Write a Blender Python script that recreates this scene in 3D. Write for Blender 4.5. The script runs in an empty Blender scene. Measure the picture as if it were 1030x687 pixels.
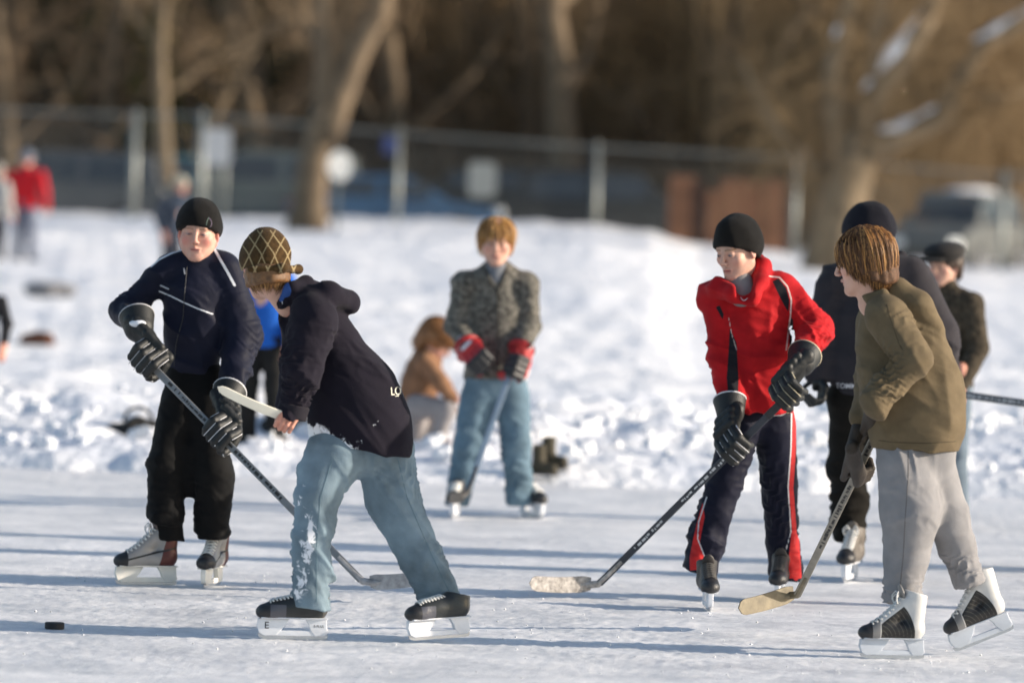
import bpy, math, random
import numpy as np
from mathutils import Vector, Matrix
from mathutils.bvhtree import BVHTree

SC = bpy.context.scene
COL = SC.collection
# ---------------------------------------------------------------- camera, sky, sun, exposure
FOC = 200.0 / 36.0 * 1030.0          # focal length measured in photograph pixels
CAM_Z = 1.75
HOR = 190.0                          # photograph row of the horizon
cam = bpy.data.cameras.new('camera')
cam.lens = 200.0; cam.sensor_width = 36.0
cam.clip_start = 0.5; cam.clip_end = 2000.0
cam.dof.use_dof = True; cam.dof.focus_distance = 22.9; cam.dof.aperture_fstop = 2.2
cam_o = bpy.data.objects.new('camera', cam); COL.objects.link(cam_o)
cam_o.location = (0, 0, CAM_Z)
ROLL = math.radians(1.72)            # the photograph leans: level lines run down to the right
cam_o.matrix_world = Matrix.Translation((0, 0, CAM_Z)) @ Matrix.Rotation(math.radians(90) - math.atan((343.5 - HOR) / FOC), 4, 'X') @ Matrix.Rotation(ROLL, 4, 'Z')
SC.camera = cam_o

SUN_EL = math.radians(17.0)
SUN_DIR = Vector((0.9982 * math.cos(SUN_EL), -0.060 * math.cos(SUN_EL), math.sin(SUN_EL))).normalized()
world = bpy.data.worlds.new('World'); SC.world = world
world.use_nodes = True
wn = world.node_tree
bg = wn.nodes['Background']
sky = wn.nodes.new('ShaderNodeTexSky'); sky.sky_type = 'NISHITA'; sky.sun_disc = False
sky.sun_elevation = SUN_EL
sky.sun_rotation = math.atan2(SUN_DIR.x, SUN_DIR.y)
sky.air_density = 1.0; sky.dust_density = 1.0; sky.ozone_density = 1.0
wn.links.new(sky.outputs[0], bg.inputs[0]); bg.inputs[1].default_value = 0.13
sun = bpy.data.lights.new('sun', 'SUN'); sun.energy = 5.0; sun.angle = math.radians(0.5); sun.color = (1.0, 0.88, 0.74)
sun_o = bpy.data.objects.new('sun', sun); COL.objects.link(sun_o)
sun_o.rotation_euler = (-SUN_DIR).to_track_quat('-Z', 'Y').to_euler()
sun_o.location = (20, -10, 12)
SC.view_settings.view_transform = 'Standard'; SC.view_settings.look = 'None'
SC.view_settings.exposure = 0.43; SC.view_settings.gamma = 1.0; SC.view_settings.use_curve_mapping = False
SC.render.engine = 'CYCLES'
SC.cycles.max_bounces = 6; SC.cycles.transparent_max_bounces = 8

# ---------------------------------------------------------------- small helpers
def P3(px, py, Y):
    """point of the place at depth Y that the photograph shows at (px, py)"""
    a, b = px - 515.0, py - 343.5
    x = a * math.cos(ROLL) + b * math.sin(ROLL); y = -a * math.sin(ROLL) + b * math.cos(ROLL) + 343.5
    return np.array([x * Y / FOC, Y, CAM_Z - (y - HOR) * Y / FOC])
def GP(px, py, z=0.0):
    """point of the ice that the photograph shows at (px, py)"""
    p = P3(px, py, 1.0); return P3(px, py, (CAM_Z - z) / (CAM_Z - p[2]))

def nv(v):
    v = np.asarray(v, float); return v / (np.linalg.norm(v) + 1e-12)

def tag(o, label=None, cat=None, group=None, kind=None):
    if label: o['label'] = label
    if cat: o['category'] = cat
    if group: o['group'] = group
    if kind: o['kind'] = kind
    return o

def empty(name, loc, parent=None):
    o = bpy.data.objects.new(name, None); COL.objects.link(o); o.location = loc
    o.empty_display_size = 0.2
    if parent: o.parent = parent
    return o

def mesh_obj(name, V, F, mat, parent=None, smooth=True, attrs=None, loc=None):
    me = bpy.data.meshes.new(name)
    V = np.asarray(V, np.float32)
    if isinstance(F, np.ndarray) and F.ndim == 2:
        n, k = F.shape
        me.vertices.add(len(V)); me.vertices.foreach_set('co', V.ravel())
        me.loops.add(n * k); me.loops.foreach_set('vertex_index', F.astype(np.int32).ravel())
        me.polygons.add(n)
        me.polygons.foreach_set('loop_start', np.arange(0, n * k, k, dtype=np.int32))
        me.update(calc_edges=True); me.validate()
    else:
        me.from_pydata([tuple(map(float, v)) for v in V], [], [tuple(map(int, f)) for f in F])
        me.update()
    if smooth:
        me.polygons.foreach_set('use_smooth', np.ones(len(me.polygons), bool))
    if mat: me.materials.append(mat)
    if attrs:
        for k_, a in attrs.items():
            a = np.asarray(a, np.float32)
            if a.ndim == 1:
                at = me.attributes.new(k_, 'FLOAT', 'POINT'); at.data.foreach_set('value', a)
            else:
                at = me.attributes.new(k_, 'FLOAT_COLOR', 'POINT')
                c = np.ones((len(a), 4), np.float32); c[:, :3] = a
                at.data.foreach_set('color', c.ravel())
    o = bpy.data.objects.new(name, me); COL.objects.link(o)
    if loc is not None: o.location = loc
    if parent: o.parent = parent
    return o

def copy_tree(o, parent=None):
    c = o.copy(); COL.objects.link(c)
    if parent: c.parent = parent
    for ch in list(o.children): copy_tree(ch, c)
    return c

# ---------------------------------------------------------------- mesh collector
class MB:
    def __init__(s): s.V = []; s.F = []; s.n = 0
    def add(s, V, F):
        V = np.asarray(V, float)
        s.V.append(V); s.F += [tuple(int(i) + s.n for i in f) for f in F]; s.n += len(V)
    def box(s, c, size, R=None):
        hx, hy, hz = [v / 2 for v in size]
        V = np.array([(x, y, z) for x in (-hx, hx) for y in (-hy, hy) for z in (-hz, hz)])
        if R is not None: V = V @ np.asarray(R).T
        s.add(V + np.asarray(c), [(0, 1, 3, 2), (4, 6, 7, 5), (0, 4, 5, 1), (2, 3, 7, 6), (0, 2, 6, 4), (1, 5, 7, 3)])
    def tube(s, pts, rad, n=8, flat=None):
        pts = np.asarray(pts, float); m = len(pts)
        rad = np.full(m, rad) if np.isscalar(rad) else np.asarray(rad, float)
        T = np.gradient(pts, axis=0); T /= np.linalg.norm(T, axis=1)[:, None] + 1e-12
        ref = np.array([0, 0, 1.0]) if abs(T[0][2]) < .9 else np.array([1.0, 0, 0])
        a = nv(np.cross(T[0], ref)); V = []
        for i in range(m):
            a = nv(a - T[i] * (a @ T[i])); b = np.cross(T[i], a)
            for j in range(n):
                t = 2 * math.pi * j / n
                V.append(pts[i] + rad[i] * (math.cos(t) * a + math.sin(t) * b))
        F = [(i * n + j, i * n + (j + 1) % n, (i + 1) * n + (j + 1) % n, (i + 1) * n + j) for i in range(m - 1) for j in range(n)]
        F.append(tuple(range(n))[::-1]); F.append(tuple(range((m - 1) * n, m * n)))
        s.add(V, F)
    def poly(s, pts2, thick, M=None, c=(0, 0, 0)):
        """outline in (x,z), extruded along y by thick"""
        n = len(pts2)
        V = np.array([(x, -thick / 2, z) for x, z in pts2] + [(x, thick / 2, z) for x, z in pts2])
        F = [tuple(range(n)), tuple(range(2 * n - 1, n - 1, -1))] + [(j, i, i + n, j + n) for i, j in [(i, (i + 1) % n) for i in range(n)]]
        if M is not None: V = V @ np.asarray(M).T
        s.add(V + np.asarray(c), F)
    def build(s, name, mat, parent=None, smooth=False, loc=None, bevel=0, attrs=None):
        o = mesh_obj(name, np.concatenate(s.V), s.F, mat, parent, smooth, attrs, loc)
        if bevel:
            m = o.modifiers.new('bevel', 'BEVEL'); m.width = bevel; m.segments = 2; m.limit_method = 'ANGLE'; m.angle_limit = math.radians(40)
            o.data.polygons.foreach_set('use_smooth', np.ones(len(o.data.polygons), bool))
            m2 = o.modifiers.new('wn', 'WEIGHTED_NORMAL'); m2.keep_sharp = True
        return o

class Tubes:
    """fast collector of many thin tapered tubes (all with the same number of points and sides)"""
    def __init__(s, n=3): s.n = n; s.V = []; s.F = []; s.k = 0
    def add(s, P, R):
        """P: (N,m,3) polylines, R: (N,m) radii"""
        P = np.asarray(P, float); N, m, _ = P.shape; n = s.n
        T = np.gradient(P, axis=1); T /= np.linalg.norm(T, axis=2)[..., None] + 1e-12
        ref = np.where(np.abs(T[..., 2:3]) < .9, [[[0, 0, 1.0]]], [[[1.0, 0, 0]]])
        a = np.cross(T, ref); a /= np.linalg.norm(a, axis=2)[..., None] + 1e-12
        b = np.cross(T, a)
        t = 2 * np.pi * np.arange(n) / n
        V = P[:, :, None] + R[:, :, None, None] * (np.cos(t)[None, None, :, None] * a[:, :, None] + np.sin(t)[None, None, :, None] * b[:, :, None])
        base = s.k + (np.arange(N) * m * n)[:, None, None]
        i = np.arange(m - 1)[None, :, None] * n; j = np.arange(n)[None, None, :]; j2 = (j + 1) % n
        F = np.stack([base + i + j, base + i + j2, base + i + n + j2, base + i + n + j], -1).reshape(-1, 4)
        s.V.append(V.reshape(-1, 3)); s.F.append(F); s.k += N * m * n
    def build(s, name, mat, parent=None, loc=None):
        return mesh_obj(name, np.concatenate(s.V), np.concatenate(s.F), mat, parent, True, None, loc)

# ---------------------------------------------------------------- implicit surfaces -> mesh
def snoise(x, y, z, seed, freq, n=5):
    r = np.random.RandomState(seed); out = 0
    for i in range(n):
        d = r.normal(size=3); d /= np.linalg.norm(d); f = freq * (0.6 + 0.9 * r.rand())
        d2 = r.normal(size=3); d2 /= np.linalg.norm(d2)
        out = out + np.sin((x * d[0] + y * d[1] + z * d[2]) * f + 1.4 * np.sin((x * d2[0] + y * d2[1] + z * d2[2]) * f * .7 + r.rand() * 6) + r.rand() * 6.28)
    return out / n * 1.4

def cone(a, b, ra, rb, k=.02, q=1.0, op='+'): return ('c', np.asarray(a, float), np.asarray(b, float), ra, rb, k, q, op)
def ell(c, rad, M=None, k=.02, op='+'): return ('e', np.asarray(c, float), np.asarray(rad, float), np.eye(3) if M is None else np.asarray(M, float), k, op)
def hcut(p, n, R=.1, k=.004): return ('h', np.asarray(p, float), nv(n), R, k)     # cuts what lies on the n side, within R of p
def fold(a, b, amp, n, seed=0, R=.12, skew=.25): return ('f', np.asarray(a, float), np.asarray(b, float), amp, n, seed, R, skew)
def rough(amp, freq, seed=0): return ('n', amp, freq, seed)
def crease(amp, freq, seed=0, d=(0, 0, 1), st=.45): return ('w', amp * .75 if freq < 30 else amp * .5, freq, seed, nv(d), st)     # sharp irregular folds, running mostly across direction d
def chain(pts, rads, k=.02, q=1.0, op='+'):
    return [cone(pts[i], pts[i + 1], rads[i], rads[i + 1], k, q, op) for i in range(len(pts) - 1)]

def sdf_mesh(prims, h, smooth_it=1):
    lo = np.full(3, 1e9); hi = -lo
    for p in prims:
        if p[0] == 'c' and p[7] == '+':
            for c, r in ((p[1], p[3]), (p[2], p[4])):
                rr = np.array([r, r * max(p[6], 1), r]); lo = np.minimum(lo, c - rr); hi = np.maximum(hi, c + rr)
        if p[0] == 'e' and p[5] == '+':
            r = p[2].max(); lo = np.minimum(lo, p[1] - r); hi = np.maximum(hi, p[1] + r)
    lo -= 4 * h + .012; hi += 4 * h + .012
    n = np.ceil((hi - lo) / h).astype(int) + 1
    ax = [(lo[i] + h * np.arange(n[i])).astype(np.float32) for i in range(3)]
    D = np.full(n, 1.0, np.float32)
    def sl(c0, c1, m):
        s = []
        for i in range(3):
            i0 = max(0, int((c0[i] - m - lo[i]) / h)); i1 = min(n[i], int((c1[i] + m - lo[i]) / h) + 2)
            s.append(slice(i0, max(i1, i0 + 1)))
        return tuple(s), ax[0][s[0]][:, None, None], ax[1][s[1]][None, :, None], ax[2][s[2]][None, None, :]
    def apply(S, d, k, op):
        o = D[S]
        if op == '+':
            hh = np.clip(.5 + .5 * (o - d) / k, 0, 1); D[S] = o * (1 - hh) + d * hh - k * hh * (1 - hh)
        elif op == '-':
            d = -d; hh = np.clip(.5 - .5 * (o - d) / k, 0, 1); D[S] = o * (1 - hh) + d * hh + k * hh * (1 - hh)
    for p in prims:
        if p[0] == 'c':
            _, a, b, ra, rb, k, q, op = p
            m = max(ra, rb) * max(q, 1) + k + 3 * h
            S, X, Y, Z = sl(np.minimum(a, b), np.maximum(a, b), m)
            Yq = Y / q; a2 = a.copy(); b2 = b.copy(); a2[1] /= q; b2[1] /= q
            u = b2 - a2; L2 = float(u @ u) + 1e-9
            t = np.clip(((X - a2[0]) * u[0] + (Yq - a2[1]) * u[1] + (Z - a2[2]) * u[2]) / L2, 0, 1)
            d = np.sqrt((X - a2[0] - t * u[0]) ** 2 + (Yq - a2[1] - t * u[1]) ** 2 + (Z - a2[2] - t * u[2]) ** 2) - (ra + (rb - ra) * t)
            if q < 1: d = d * (.5 + .5 * q)
            apply(S, d, k, op)
        elif p[0] == 'e':
            _, c, r, M, k, op = p
            S, X, Y, Z = sl(c, c, r.max() + k + 3 * h)
            x, y, z = X - c[0], Y - c[1], Z - c[2]
            l = [(x * M[0][i] + y * M[1][i] + z * M[2][i]) / r[i] for i in range(3)]
            k0 = np.sqrt(l[0] ** 2 + l[1] ** 2 + l[2] ** 2)
            k1 = np.sqrt((l[0] / r[0]) ** 2 + (l[1] / r[1]) ** 2 + (l[2] / r[2]) ** 2) + 1e-6
            apply(S, k0 * (k0 - 1) / k1, k, op)
        elif p[0] == 'h':
            _, c, nn, R, k = p
            S, X, Y, Z = sl(c, c, R + k)
            g = -((X - c[0]) * nn[0] + (Y - c[1]) * nn[1] + (Z - c[2]) * nn[2])
            s_ = np.sqrt((X - c[0]) ** 2 + (Y - c[1]) ** 2 + (Z - c[2]) ** 2) - R
            apply(S, np.maximum(g, s_), k, '-')
        else:
            near = np.argwhere(np.abs(D) < .035 + 2 * h)
            x, y, z = [ax[i][near[:, i]] for i in range(3)]
            if p[0] == 'n':
                dv = p[1] * snoise(x, y, z, p[3], p[2])
            elif p[0] == 'w':
                _, amp, fq, seed, d, st = p
                al = x * d[0] + y * d[1] + z * d[2]
                X_, Y_, Z_ = [v * st + al * d[i] * (1 - st) for i, v in enumerate((x, y, z))]
                n1 = snoise(X_, Y_, Z_, seed, fq, 4); n2 = snoise(X_, Y_, Z_, seed + 50, fq * 2.3, 4)
                msk = np.clip(.6 + .8 * snoise(x, y, z, seed + 99, fq * .35, 3), 0.05, 1.2)
                dv = -1.6 * amp * msk * (np.clip(1 - 1.5 * np.abs(n1), 0, 1) ** 1.6 + .5 * np.clip(1 - 1.5 * np.abs(n2), 0, 1) ** 1.6 - .35)
            else:
                _, a, b, amp, nf, seed, R, skew = p
                u = b - a; L2 = float(u @ u); L = math.sqrt(L2); un = u / L
                t = ((x - a[0]) * u[0] + (y - a[1]) * u[1] + (z - a[2]) * u[2]) / L2
                dx, dy, dz = x - a[0] - t * u[0], y - a[1] - t * u[1], z - a[2] - t * u[2]
                rr = np.sqrt(dx * dx + dy * dy + dz * dz)
                e1 = nv(np.cross(un, [0.3, .9, .1])); e2 = np.cross(un, e1)
                th = np.arctan2(dx * e2[0] + dy * e2[1] + dz * e2[2], dx * e1[0] + dy * e1[1] + dz * e1[2])
                ph = 2 * np.pi * nf * (t + skew * np.sin(th + seed) / nf * 2 + .25 / nf * np.sin(2 * th + seed * 2.3)) + seed + .9 * np.sin(7 * t * nf + 3 * th + seed)
                w = np.clip(1 - np.abs(2 * t - 1) ** 3, 0, 1) * np.clip((R - rr) / (.3 * R), 0, 1)
                w = w * (.55 + .45 * np.sin(th * 1.0 + seed * 1.7 + 4 * t))
                s_ = np.sin(ph); dv = -amp * w * (1 - 2 * np.abs(s_) ** .7 * 1.0) if False else amp * w * (np.abs(s_) ** .8 * 2 - 1)
            D[near[:, 0], near[:, 1], near[:, 2]] += dv
    # surface nets
    S = D < 0
    c = np.zeros(tuple(n - 1), np.int8)
    for i in (0, 1):
        for j in (0, 1):
            for k in (0, 1):
                c += S[i:n[0] - 1 + i, j:n[1] - 1 + j, k:n[2] - 1 + k]
    act = (c > 0) & (c < 8)
    idx = np.argwhere(act)
    gid = np.full(act.shape, -1, np.int32); gid[act] = np.arange(len(idx))
    acc = np.zeros((len(idx), 3)); cnt = np.zeros(len(idx))
    I, J, K = idx.T
    val = {(i, j, k): D[I + i, J + j, K + k] for i in (0, 1) for j in (0, 1) for k in (0, 1)}
    for a_ in range(3):
        for u_ in (0, 1):
            for v_ in (0, 1):
                p0 = [0, 0, 0]; o_ = [x for x in range(3) if x != a_]
                p0[o_[0]] = u_; p0[o_[1]] = v_; p1 = list(p0); p1[a_] = 1
                d0, d1 = val[tuple(p0)], val[tuple(p1)]
                m = (d0 < 0) != (d1 < 0)
                t = np.where(m, d0 / (d0 - d1 + 1e-20), 0)
                q = np.tile(np.array(p0, float), (len(idx), 1)); q[:, a_] = t
                acc[m] += q[m]; cnt[m] += 1
    V = lo + h * (idx + acc / np.maximum(cnt, 1)[:, None])
    Fs = []
    for a_ in range(3):
        o1, o2 = [(1, 2), (2, 0), (0, 1)][a_]
        A = [slice(None)] * 3; B = [slice(None)] * 3
        A[a_] = slice(0, -1); B[a_] = slice(1, None)
        sa, sb = S[tuple(A)], S[tuple(B)]
        e = np.argwhere(sa != sb)
        if not len(e): continue
        ok = (e[:, o1] > 0) & (e[:, o2] > 0) & (e[:, o1] < n[o1] - 1) & (e[:, o2] < n[o2] - 1)
        e = e[ok]; inside = sa[e[:, 0], e[:, 1], e[:, 2]]
        def g(d1, d2):
            q = e.copy(); q[:, o1] += d1; q[:, o2] += d2
            return gid[q[:, 0], q[:, 1], q[:, 2]]
        f = np.stack([g(-1, -1), g(0, -1), g(0, 0), g(-1, 0)], 1)
        f[~inside] = f[~inside][:, ::-1]
        Fs.append(f)
    F = np.concatenate(Fs)
    for _ in range(smooth_it):
        s_ = np.zeros_like(V); w = np.zeros(len(V))
        for i in range(4):
            a_, b_ = F[:, i], F[:, (i + 1) % 4]
            for ax_ in range(3):
                s_[:, ax_] += np.bincount(a_, V[b_, ax_], len(V)) + np.bincount(b_, V[a_, ax_], len(V))
            w += np.bincount(a_, minlength=len(V)) + np.bincount(b_, minlength=len(V))
        V = V * .5 + .5 * s_ / np.maximum(w, 1)[:, None]
    return V, F

def vnormals(V, F):
    n = np.cross(V[F[:, 2]] - V[F[:, 0]], V[F[:, 3]] - V[F[:, 1]])
    N = np.zeros_like(V)
    for i in range(4):
        for a in range(3): N[:, a] += np.bincount(F[:, i], n[:, a], len(V))
    return N / (np.linalg.norm(N, axis=1)[:, None] + 1e-12)

# ---------------------------------------------------------------- materials
_M = {}
def nodes(m):
    m.use_nodes = True; nt = m.node_tree; return nt, nt.nodes['Principled BSDF']
def rgb(c): return (c[0], c[1], c[2], 1.0)
def srgb(r, g, b):
    f = lambda v: (v / 255 / 12.92) if v / 255 <= .04045 else ((v / 255 + .055) / 1.055) ** 2.4
    return (f(r), f(g), f(b))

def mat(name, col, rough_=.6, metal=0, var=.15, scale=8.0, bump=0.0, bscale=200, sheen=0, spec=.5, marks=(), coat=0, cattr=None, stretch=None, snow=None, cr=0, crs=5):
    """principled surface with a soft tonal variation, a fine bump and painted marks.
    marks: list of (attribute, colour): where the attribute (a signed distance in metres) is above zero the colour shows"""
    if name in _M: return _M[name]
    m = bpy.data.materials.new(name); _M[name] = m
    nt, b = nodes(m); N = nt.nodes; L = nt.links
    tc = N.new('ShaderNodeTexCoord')
    src = tc.outputs['Object']
    nz = N.new('ShaderNodeTexNoise'); nz.inputs['Scale'].default_value = scale; nz.inputs['Detail'].default_value = 5
    L.new(src, nz.inputs['Vector'])
    mr = N.new('ShaderNodeMapRange'); mr.inputs[1].default_value = .3; mr.inputs[2].default_value = .7
    mr.inputs[3].default_value = 1 - var; mr.inputs[4].default_value = 1 + var
    L.new(nz.outputs['Fac'], mr.inputs[0])
    mul = N.new('ShaderNodeMix'); mul.data_type = 'RGBA'; mul.blend_type = 'MULTIPLY'; mul.inputs[0].default_value = 1
    if cattr:
        at = N.new('ShaderNodeAttribute'); at.attribute_name = cattr; L.new(at.outputs['Color'], mul.inputs[6])
    else: mul.inputs[6].default_value = rgb(col)
    L.new(mr.outputs[0], mul.inputs[7])
    out = mul.outputs[2]
    for an, c in marks:
        at = N.new('ShaderNodeAttribute'); at.attribute_name = an
        r2 = N.new('ShaderNodeMapRange'); r2.inputs[1].default_value = -.0006; r2.inputs[2].default_value = .0006
        L.new(at.outputs['Fac'], r2.inputs[0])
        mx = N.new('ShaderNodeMix'); mx.data_type = 'RGBA'; mx.inputs[7].default_value = rgb(c)
        L.new(r2.outputs[0], mx.inputs[0]); L.new(out, mx.inputs[6]); out = mx.outputs[2]
    rsock = None
    if snow:            # crusted snow rubbed into the cloth: attribute gives how much, noise gives its ragged shape
        at = N.new('ShaderNodeAttribute'); at.attribute_name = 'snow'
        n2 = N.new('ShaderNodeTexNoise'); n2.inputs['Scale'].default_value = snow; n2.inputs['Detail'].default_value = 8; n2.inputs['Roughness'].default_value = .68
        L.new(src, n2.inputs['Vector'])
        ad = N.new('ShaderNodeMath'); ad.operation = 'ADD'; L.new(at.outputs['Fac'], ad.inputs[0]); n2.inputs['Distortion'].default_value = .6; L.new(n2.outputs['Fac'], ad.inputs[1])
        r2 = N.new('ShaderNodeMapRange'); r2.inputs[1].default_value = 1.0; r2.inputs[2].default_value = 1.07; L.new(ad.outputs[0], r2.inputs[0])
        mx = N.new('ShaderNodeMix'); mx.data_type = 'RGBA'; mx.inputs[7].default_value = (.82, .84, .88, 1)
        L.new(r2.outputs[0], mx.inputs[0]); L.new(out, mx.inputs[6]); out = mx.outputs[2]
    L.new(out, b.inputs['Base Color'])
    b.inputs['Roughness'].default_value = rough_; b.inputs['Metallic'].default_value = metal
    b.inputs['Specular IOR Level'].default_value = spec
    b.inputs['Sheen Weight'].default_value = sheen
    b.inputs['Coat Weight'].default_value = coat
    if bump:
        bn = N.new('ShaderNodeTexNoise'); bn.inputs['Scale'].default_value = bscale; bn.inputs['Detail'].default_value = 3
        if stretch:
            mp = N.new('ShaderNodeMapping'); mp.inputs['Scale'].default_value = stretch
            L.new(src, mp.inputs['Vector']); L.new(mp.outputs[0], bn.inputs['Vector'])
        else: L.new(src, bn.inputs['Vector'])
        bp = N.new('ShaderNodeBump'); bp.inputs['Strength'].default_value = bump; bp.inputs['Distance'].default_value = .004
        if cr:
            wn_ = N.new('ShaderNodeTexNoise'); wn_.noise_type = 'RIDGED_MULTIFRACTAL'; wn_.inputs['Scale'].default_value = crs; wn_.inputs['Detail'].default_value = 2.5; wn_.inputs['Distortion'].default_value = .7
            mp_ = N.new('ShaderNodeMapping'); mp_.inputs['Rotation'].default_value = (.3, .5, .2); mp_.inputs['Scale'].default_value = (.8, .8, 1.5)
            L.new(src, mp_.inputs['Vector']); L.new(mp_.outputs[0], wn_.inputs['Vector'])
            b2 = N.new('ShaderNodeBump'); b2.inputs['Strength'].default_value = cr; b2.inputs['Distance'].default_value = .018
            L.new(wn_.outputs['Fac'], b2.inputs['Height']); L.new(b2.outputs[0], bp.inputs['Normal'])
        L.new(bn.outputs['Fac'], bp.inputs['Height']); L.new(bp.outputs[0], b.inputs['Normal'])
    return m

def cloth(name, col, marks=(), rough_=.85, var=.12, scale=14, sheen=.04, bump=.35, bscale=260, cr=.55, **k):
    return mat(name, col, rough_, 0, var, scale, bump, bscale, sheen, .12, marks, cr=cr, **k)
# ================================================================ the setting
rs = np.random.RandomState(7)
FENCE_Y = 114.0
def fence_zf(x):
    """height of the ground at the fence line: it falls towards the right"""
    px = 515 + x / FENCE_Y * FOC
    yb = np.interp(px, [-1500, 130, 200, 400, 595, 650, 700, 795, 1005, 2500], [238, 235, 234, 233, 231, 236, 250, 257, 262, 268])
    return CAM_Z - (yb - HOR) * FENCE_Y / FOC
def ground_z(x, Y):
    s = np.clip((Y - 36) / (FENCE_Y - 36), 0, 1)
    xf = x * FENCE_Y / np.maximum(Y, 30)
    base = fence_zf(xf) * s ** 1.15
    hill = np.clip(Y - 142, 0, 400) * .20
    return base + hill

# --- ice
def ice_material():
    m = bpy.data.materials.new('pond_ice'); nt, b = nodes(m); N = nt.nodes; L = nt.links
    tc = N.new('ShaderNodeTexCoord')
    def noise(scale, detail, vec=None, rough=.6):
        n = N.new('ShaderNodeTexNoise'); n.inputs['Scale'].default_value = scale; n.inputs['Detail'].default_value = detail; n.inputs['Roughness'].default_value = rough
        L.new(vec or tc.outputs['Object'], n.inputs['Vector']); return n.outputs['Fac']
    def rng(src, a, b_, c, d):
        r = N.new('ShaderNodeMapRange'); r.inputs[1].default_value = a; r.inputs[2].default_value = b_; r.inputs[3].default_value = c; r.inputs[4].default_value = d
        L.new(src, r.inputs[0]); return r.outputs[0]
    def math_(op, a, b_=None):
        n = N.new('ShaderNodeMath'); n.operation = op
        for i, v in enumerate((a, b_)):
            if v is None: continue
            if hasattr(v, 'links'): L.new(v, n.inputs[i])
            else: n.inputs[i].default_value = v
        return n.outputs[0]
    big = noise(.35, 4); mid = noise(2.2, 8, rough=.7); fine = noise(16, 10, rough=.82)
    # skate scratches: thin bands of stretched, rotated noise
    scr = None
    for ang, sc in ((.3, 5), (1.1, 7), (-.6, 6), (2.3, 9), (1.7, 5.5)):
        mp = N.new('ShaderNodeMapping'); mp.inputs['Rotation'].default_value = (0, 0, ang); mp.inputs['Scale'].default_value = (.12, 2.6, 1)
        wv = N.new('ShaderNodeVectorMath'); wv.operation = 'ADD'
        nn = N.new('ShaderNodeTexNoise'); nn.inputs['Scale'].default_value = .5; L.new(tc.outputs['Object'], nn.inputs['Vector'])
        L.new(tc.outputs['Object'], wv.inputs[0]); L.new(nn.outputs['Color'], wv.inputs[1])
        L.new(wv.outputs[0], mp.inputs['Vector'])
        f = noise(sc, 2, mp.outputs[0])
        line = rng(math_('ABSOLUTE', math_('SUBTRACT', f, .5)), 0, .009, 1, 0)
        scr = line if scr is None else math_('MAXIMUM', scr, line)
    vo = N.new('ShaderNodeTexVoronoi'); vo.inputs['Scale'].default_value = 14; L.new(tc.outputs['Object'], vo.inputs['Vector'])
    fleck = math_('MULTIPLY', rng(vo.outputs['Distance'], .02, .16, 1, 0), rng(noise(2.2, 3), .48, .6, 0, 1))
    dust = rng(math_('ADD', math_('MULTIPLY', mid, .55), math_('MULTIPLY', fine, .55)), .46, .62, 0, 1)
    dust = math_('MAXIMUM', dust, math_('MULTIPLY', fleck, .9))
    dust = math_('MAXIMUM', dust, math_('MULTIPLY', scr, .55))
    mx = N.new('ShaderNodeMix'); mx.data_type = 'RGBA'
    mx.inputs[6].default_value = (.62, .64, .67, 1); mx.inputs[7].default_value = (.90, .90, .91, 1)
    L.new(dust, mx.inputs[0])
    m2 = N.new('ShaderNodeMix'); m2.data_type = 'RGBA'; m2.blend_type = 'MULTIPLY'; m2.inputs[0].default_value = 1
    cr = N.new('ShaderNodeCombineColor')
    v = rng(big, .3, .7, .90, 1.05)
    for i in range(3): L.new(v, cr.inputs[i])
    L.new(mx.outputs[2], m2.inputs[6]); L.new(cr.outputs[0], m2.inputs[7])
    L.new(m2.outputs[2], b.inputs['Base Color'])
    L.new(rng(dust, 0, 1, .34, .8), b.inputs['Roughness'])
    b.inputs['Specular IOR Level'].default_value = .35
    bp = N.new('ShaderNodeBump'); bp.inputs['Strength'].default_value = .8; bp.inputs['Distance'].default_value = .010
    h = math_('ADD', math_('MULTIPLY', fine, .6), math_('ADD', math_('MULTIPLY', mid, .5), math_('MULTIPLY', scr, -.15)))
    L.new(h, bp.inputs['Height']); L.new(bp.outputs[0], b.inputs['Normal'])
    return m
def snow_material():
    m = bpy.data.materials.new('packed_snow'); nt, b = nodes(m); N = nt.nodes; L = nt.links
    tc = N.new('ShaderNodeTexCoord')
    n = N.new('ShaderNodeTexNoise'); n.inputs['Scale'].default_value = 1.3; n.inputs['Detail'].default_value = 8; L.new(tc.outputs['Object'], n.inputs['Vector'])
    cr = N.new('ShaderNodeValToRGB'); cr.color_ramp.elements[0].position = .3; cr.color_ramp.elements[0].color = (.74, .77, .83, 1)
    cr.color_ramp.elements[1].position = .6; cr.color_ramp.elements[1].color = (.90, .90, .91, 1)
    L.new(n.outputs['Fac'], cr.inputs[0]); L.new(cr.outputs[0], b.inputs['Base Color'])
    b.inputs['Roughness'].default_value = .75; b.inputs['Specular IOR Level'].default_value = .25
    n2 = N.new('ShaderNodeTexNoise'); n2.inputs['Scale'].default_value = 9; n2.inputs['Detail'].default_value = 8; L.new(tc.outputs['Object'], n2.inputs['Vector'])
    bp = N.new('ShaderNodeBump'); bp.inputs['Strength'].default_value = .8; bp.inputs['Distance'].default_value = .06
    L.new(n2.outputs['Fac'], bp.inputs['Height']); L.new(bp.outputs[0], b.inputs['Normal'])
    return m
M_ICE = ice_material(); M_SNOW = snow_material()
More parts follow.
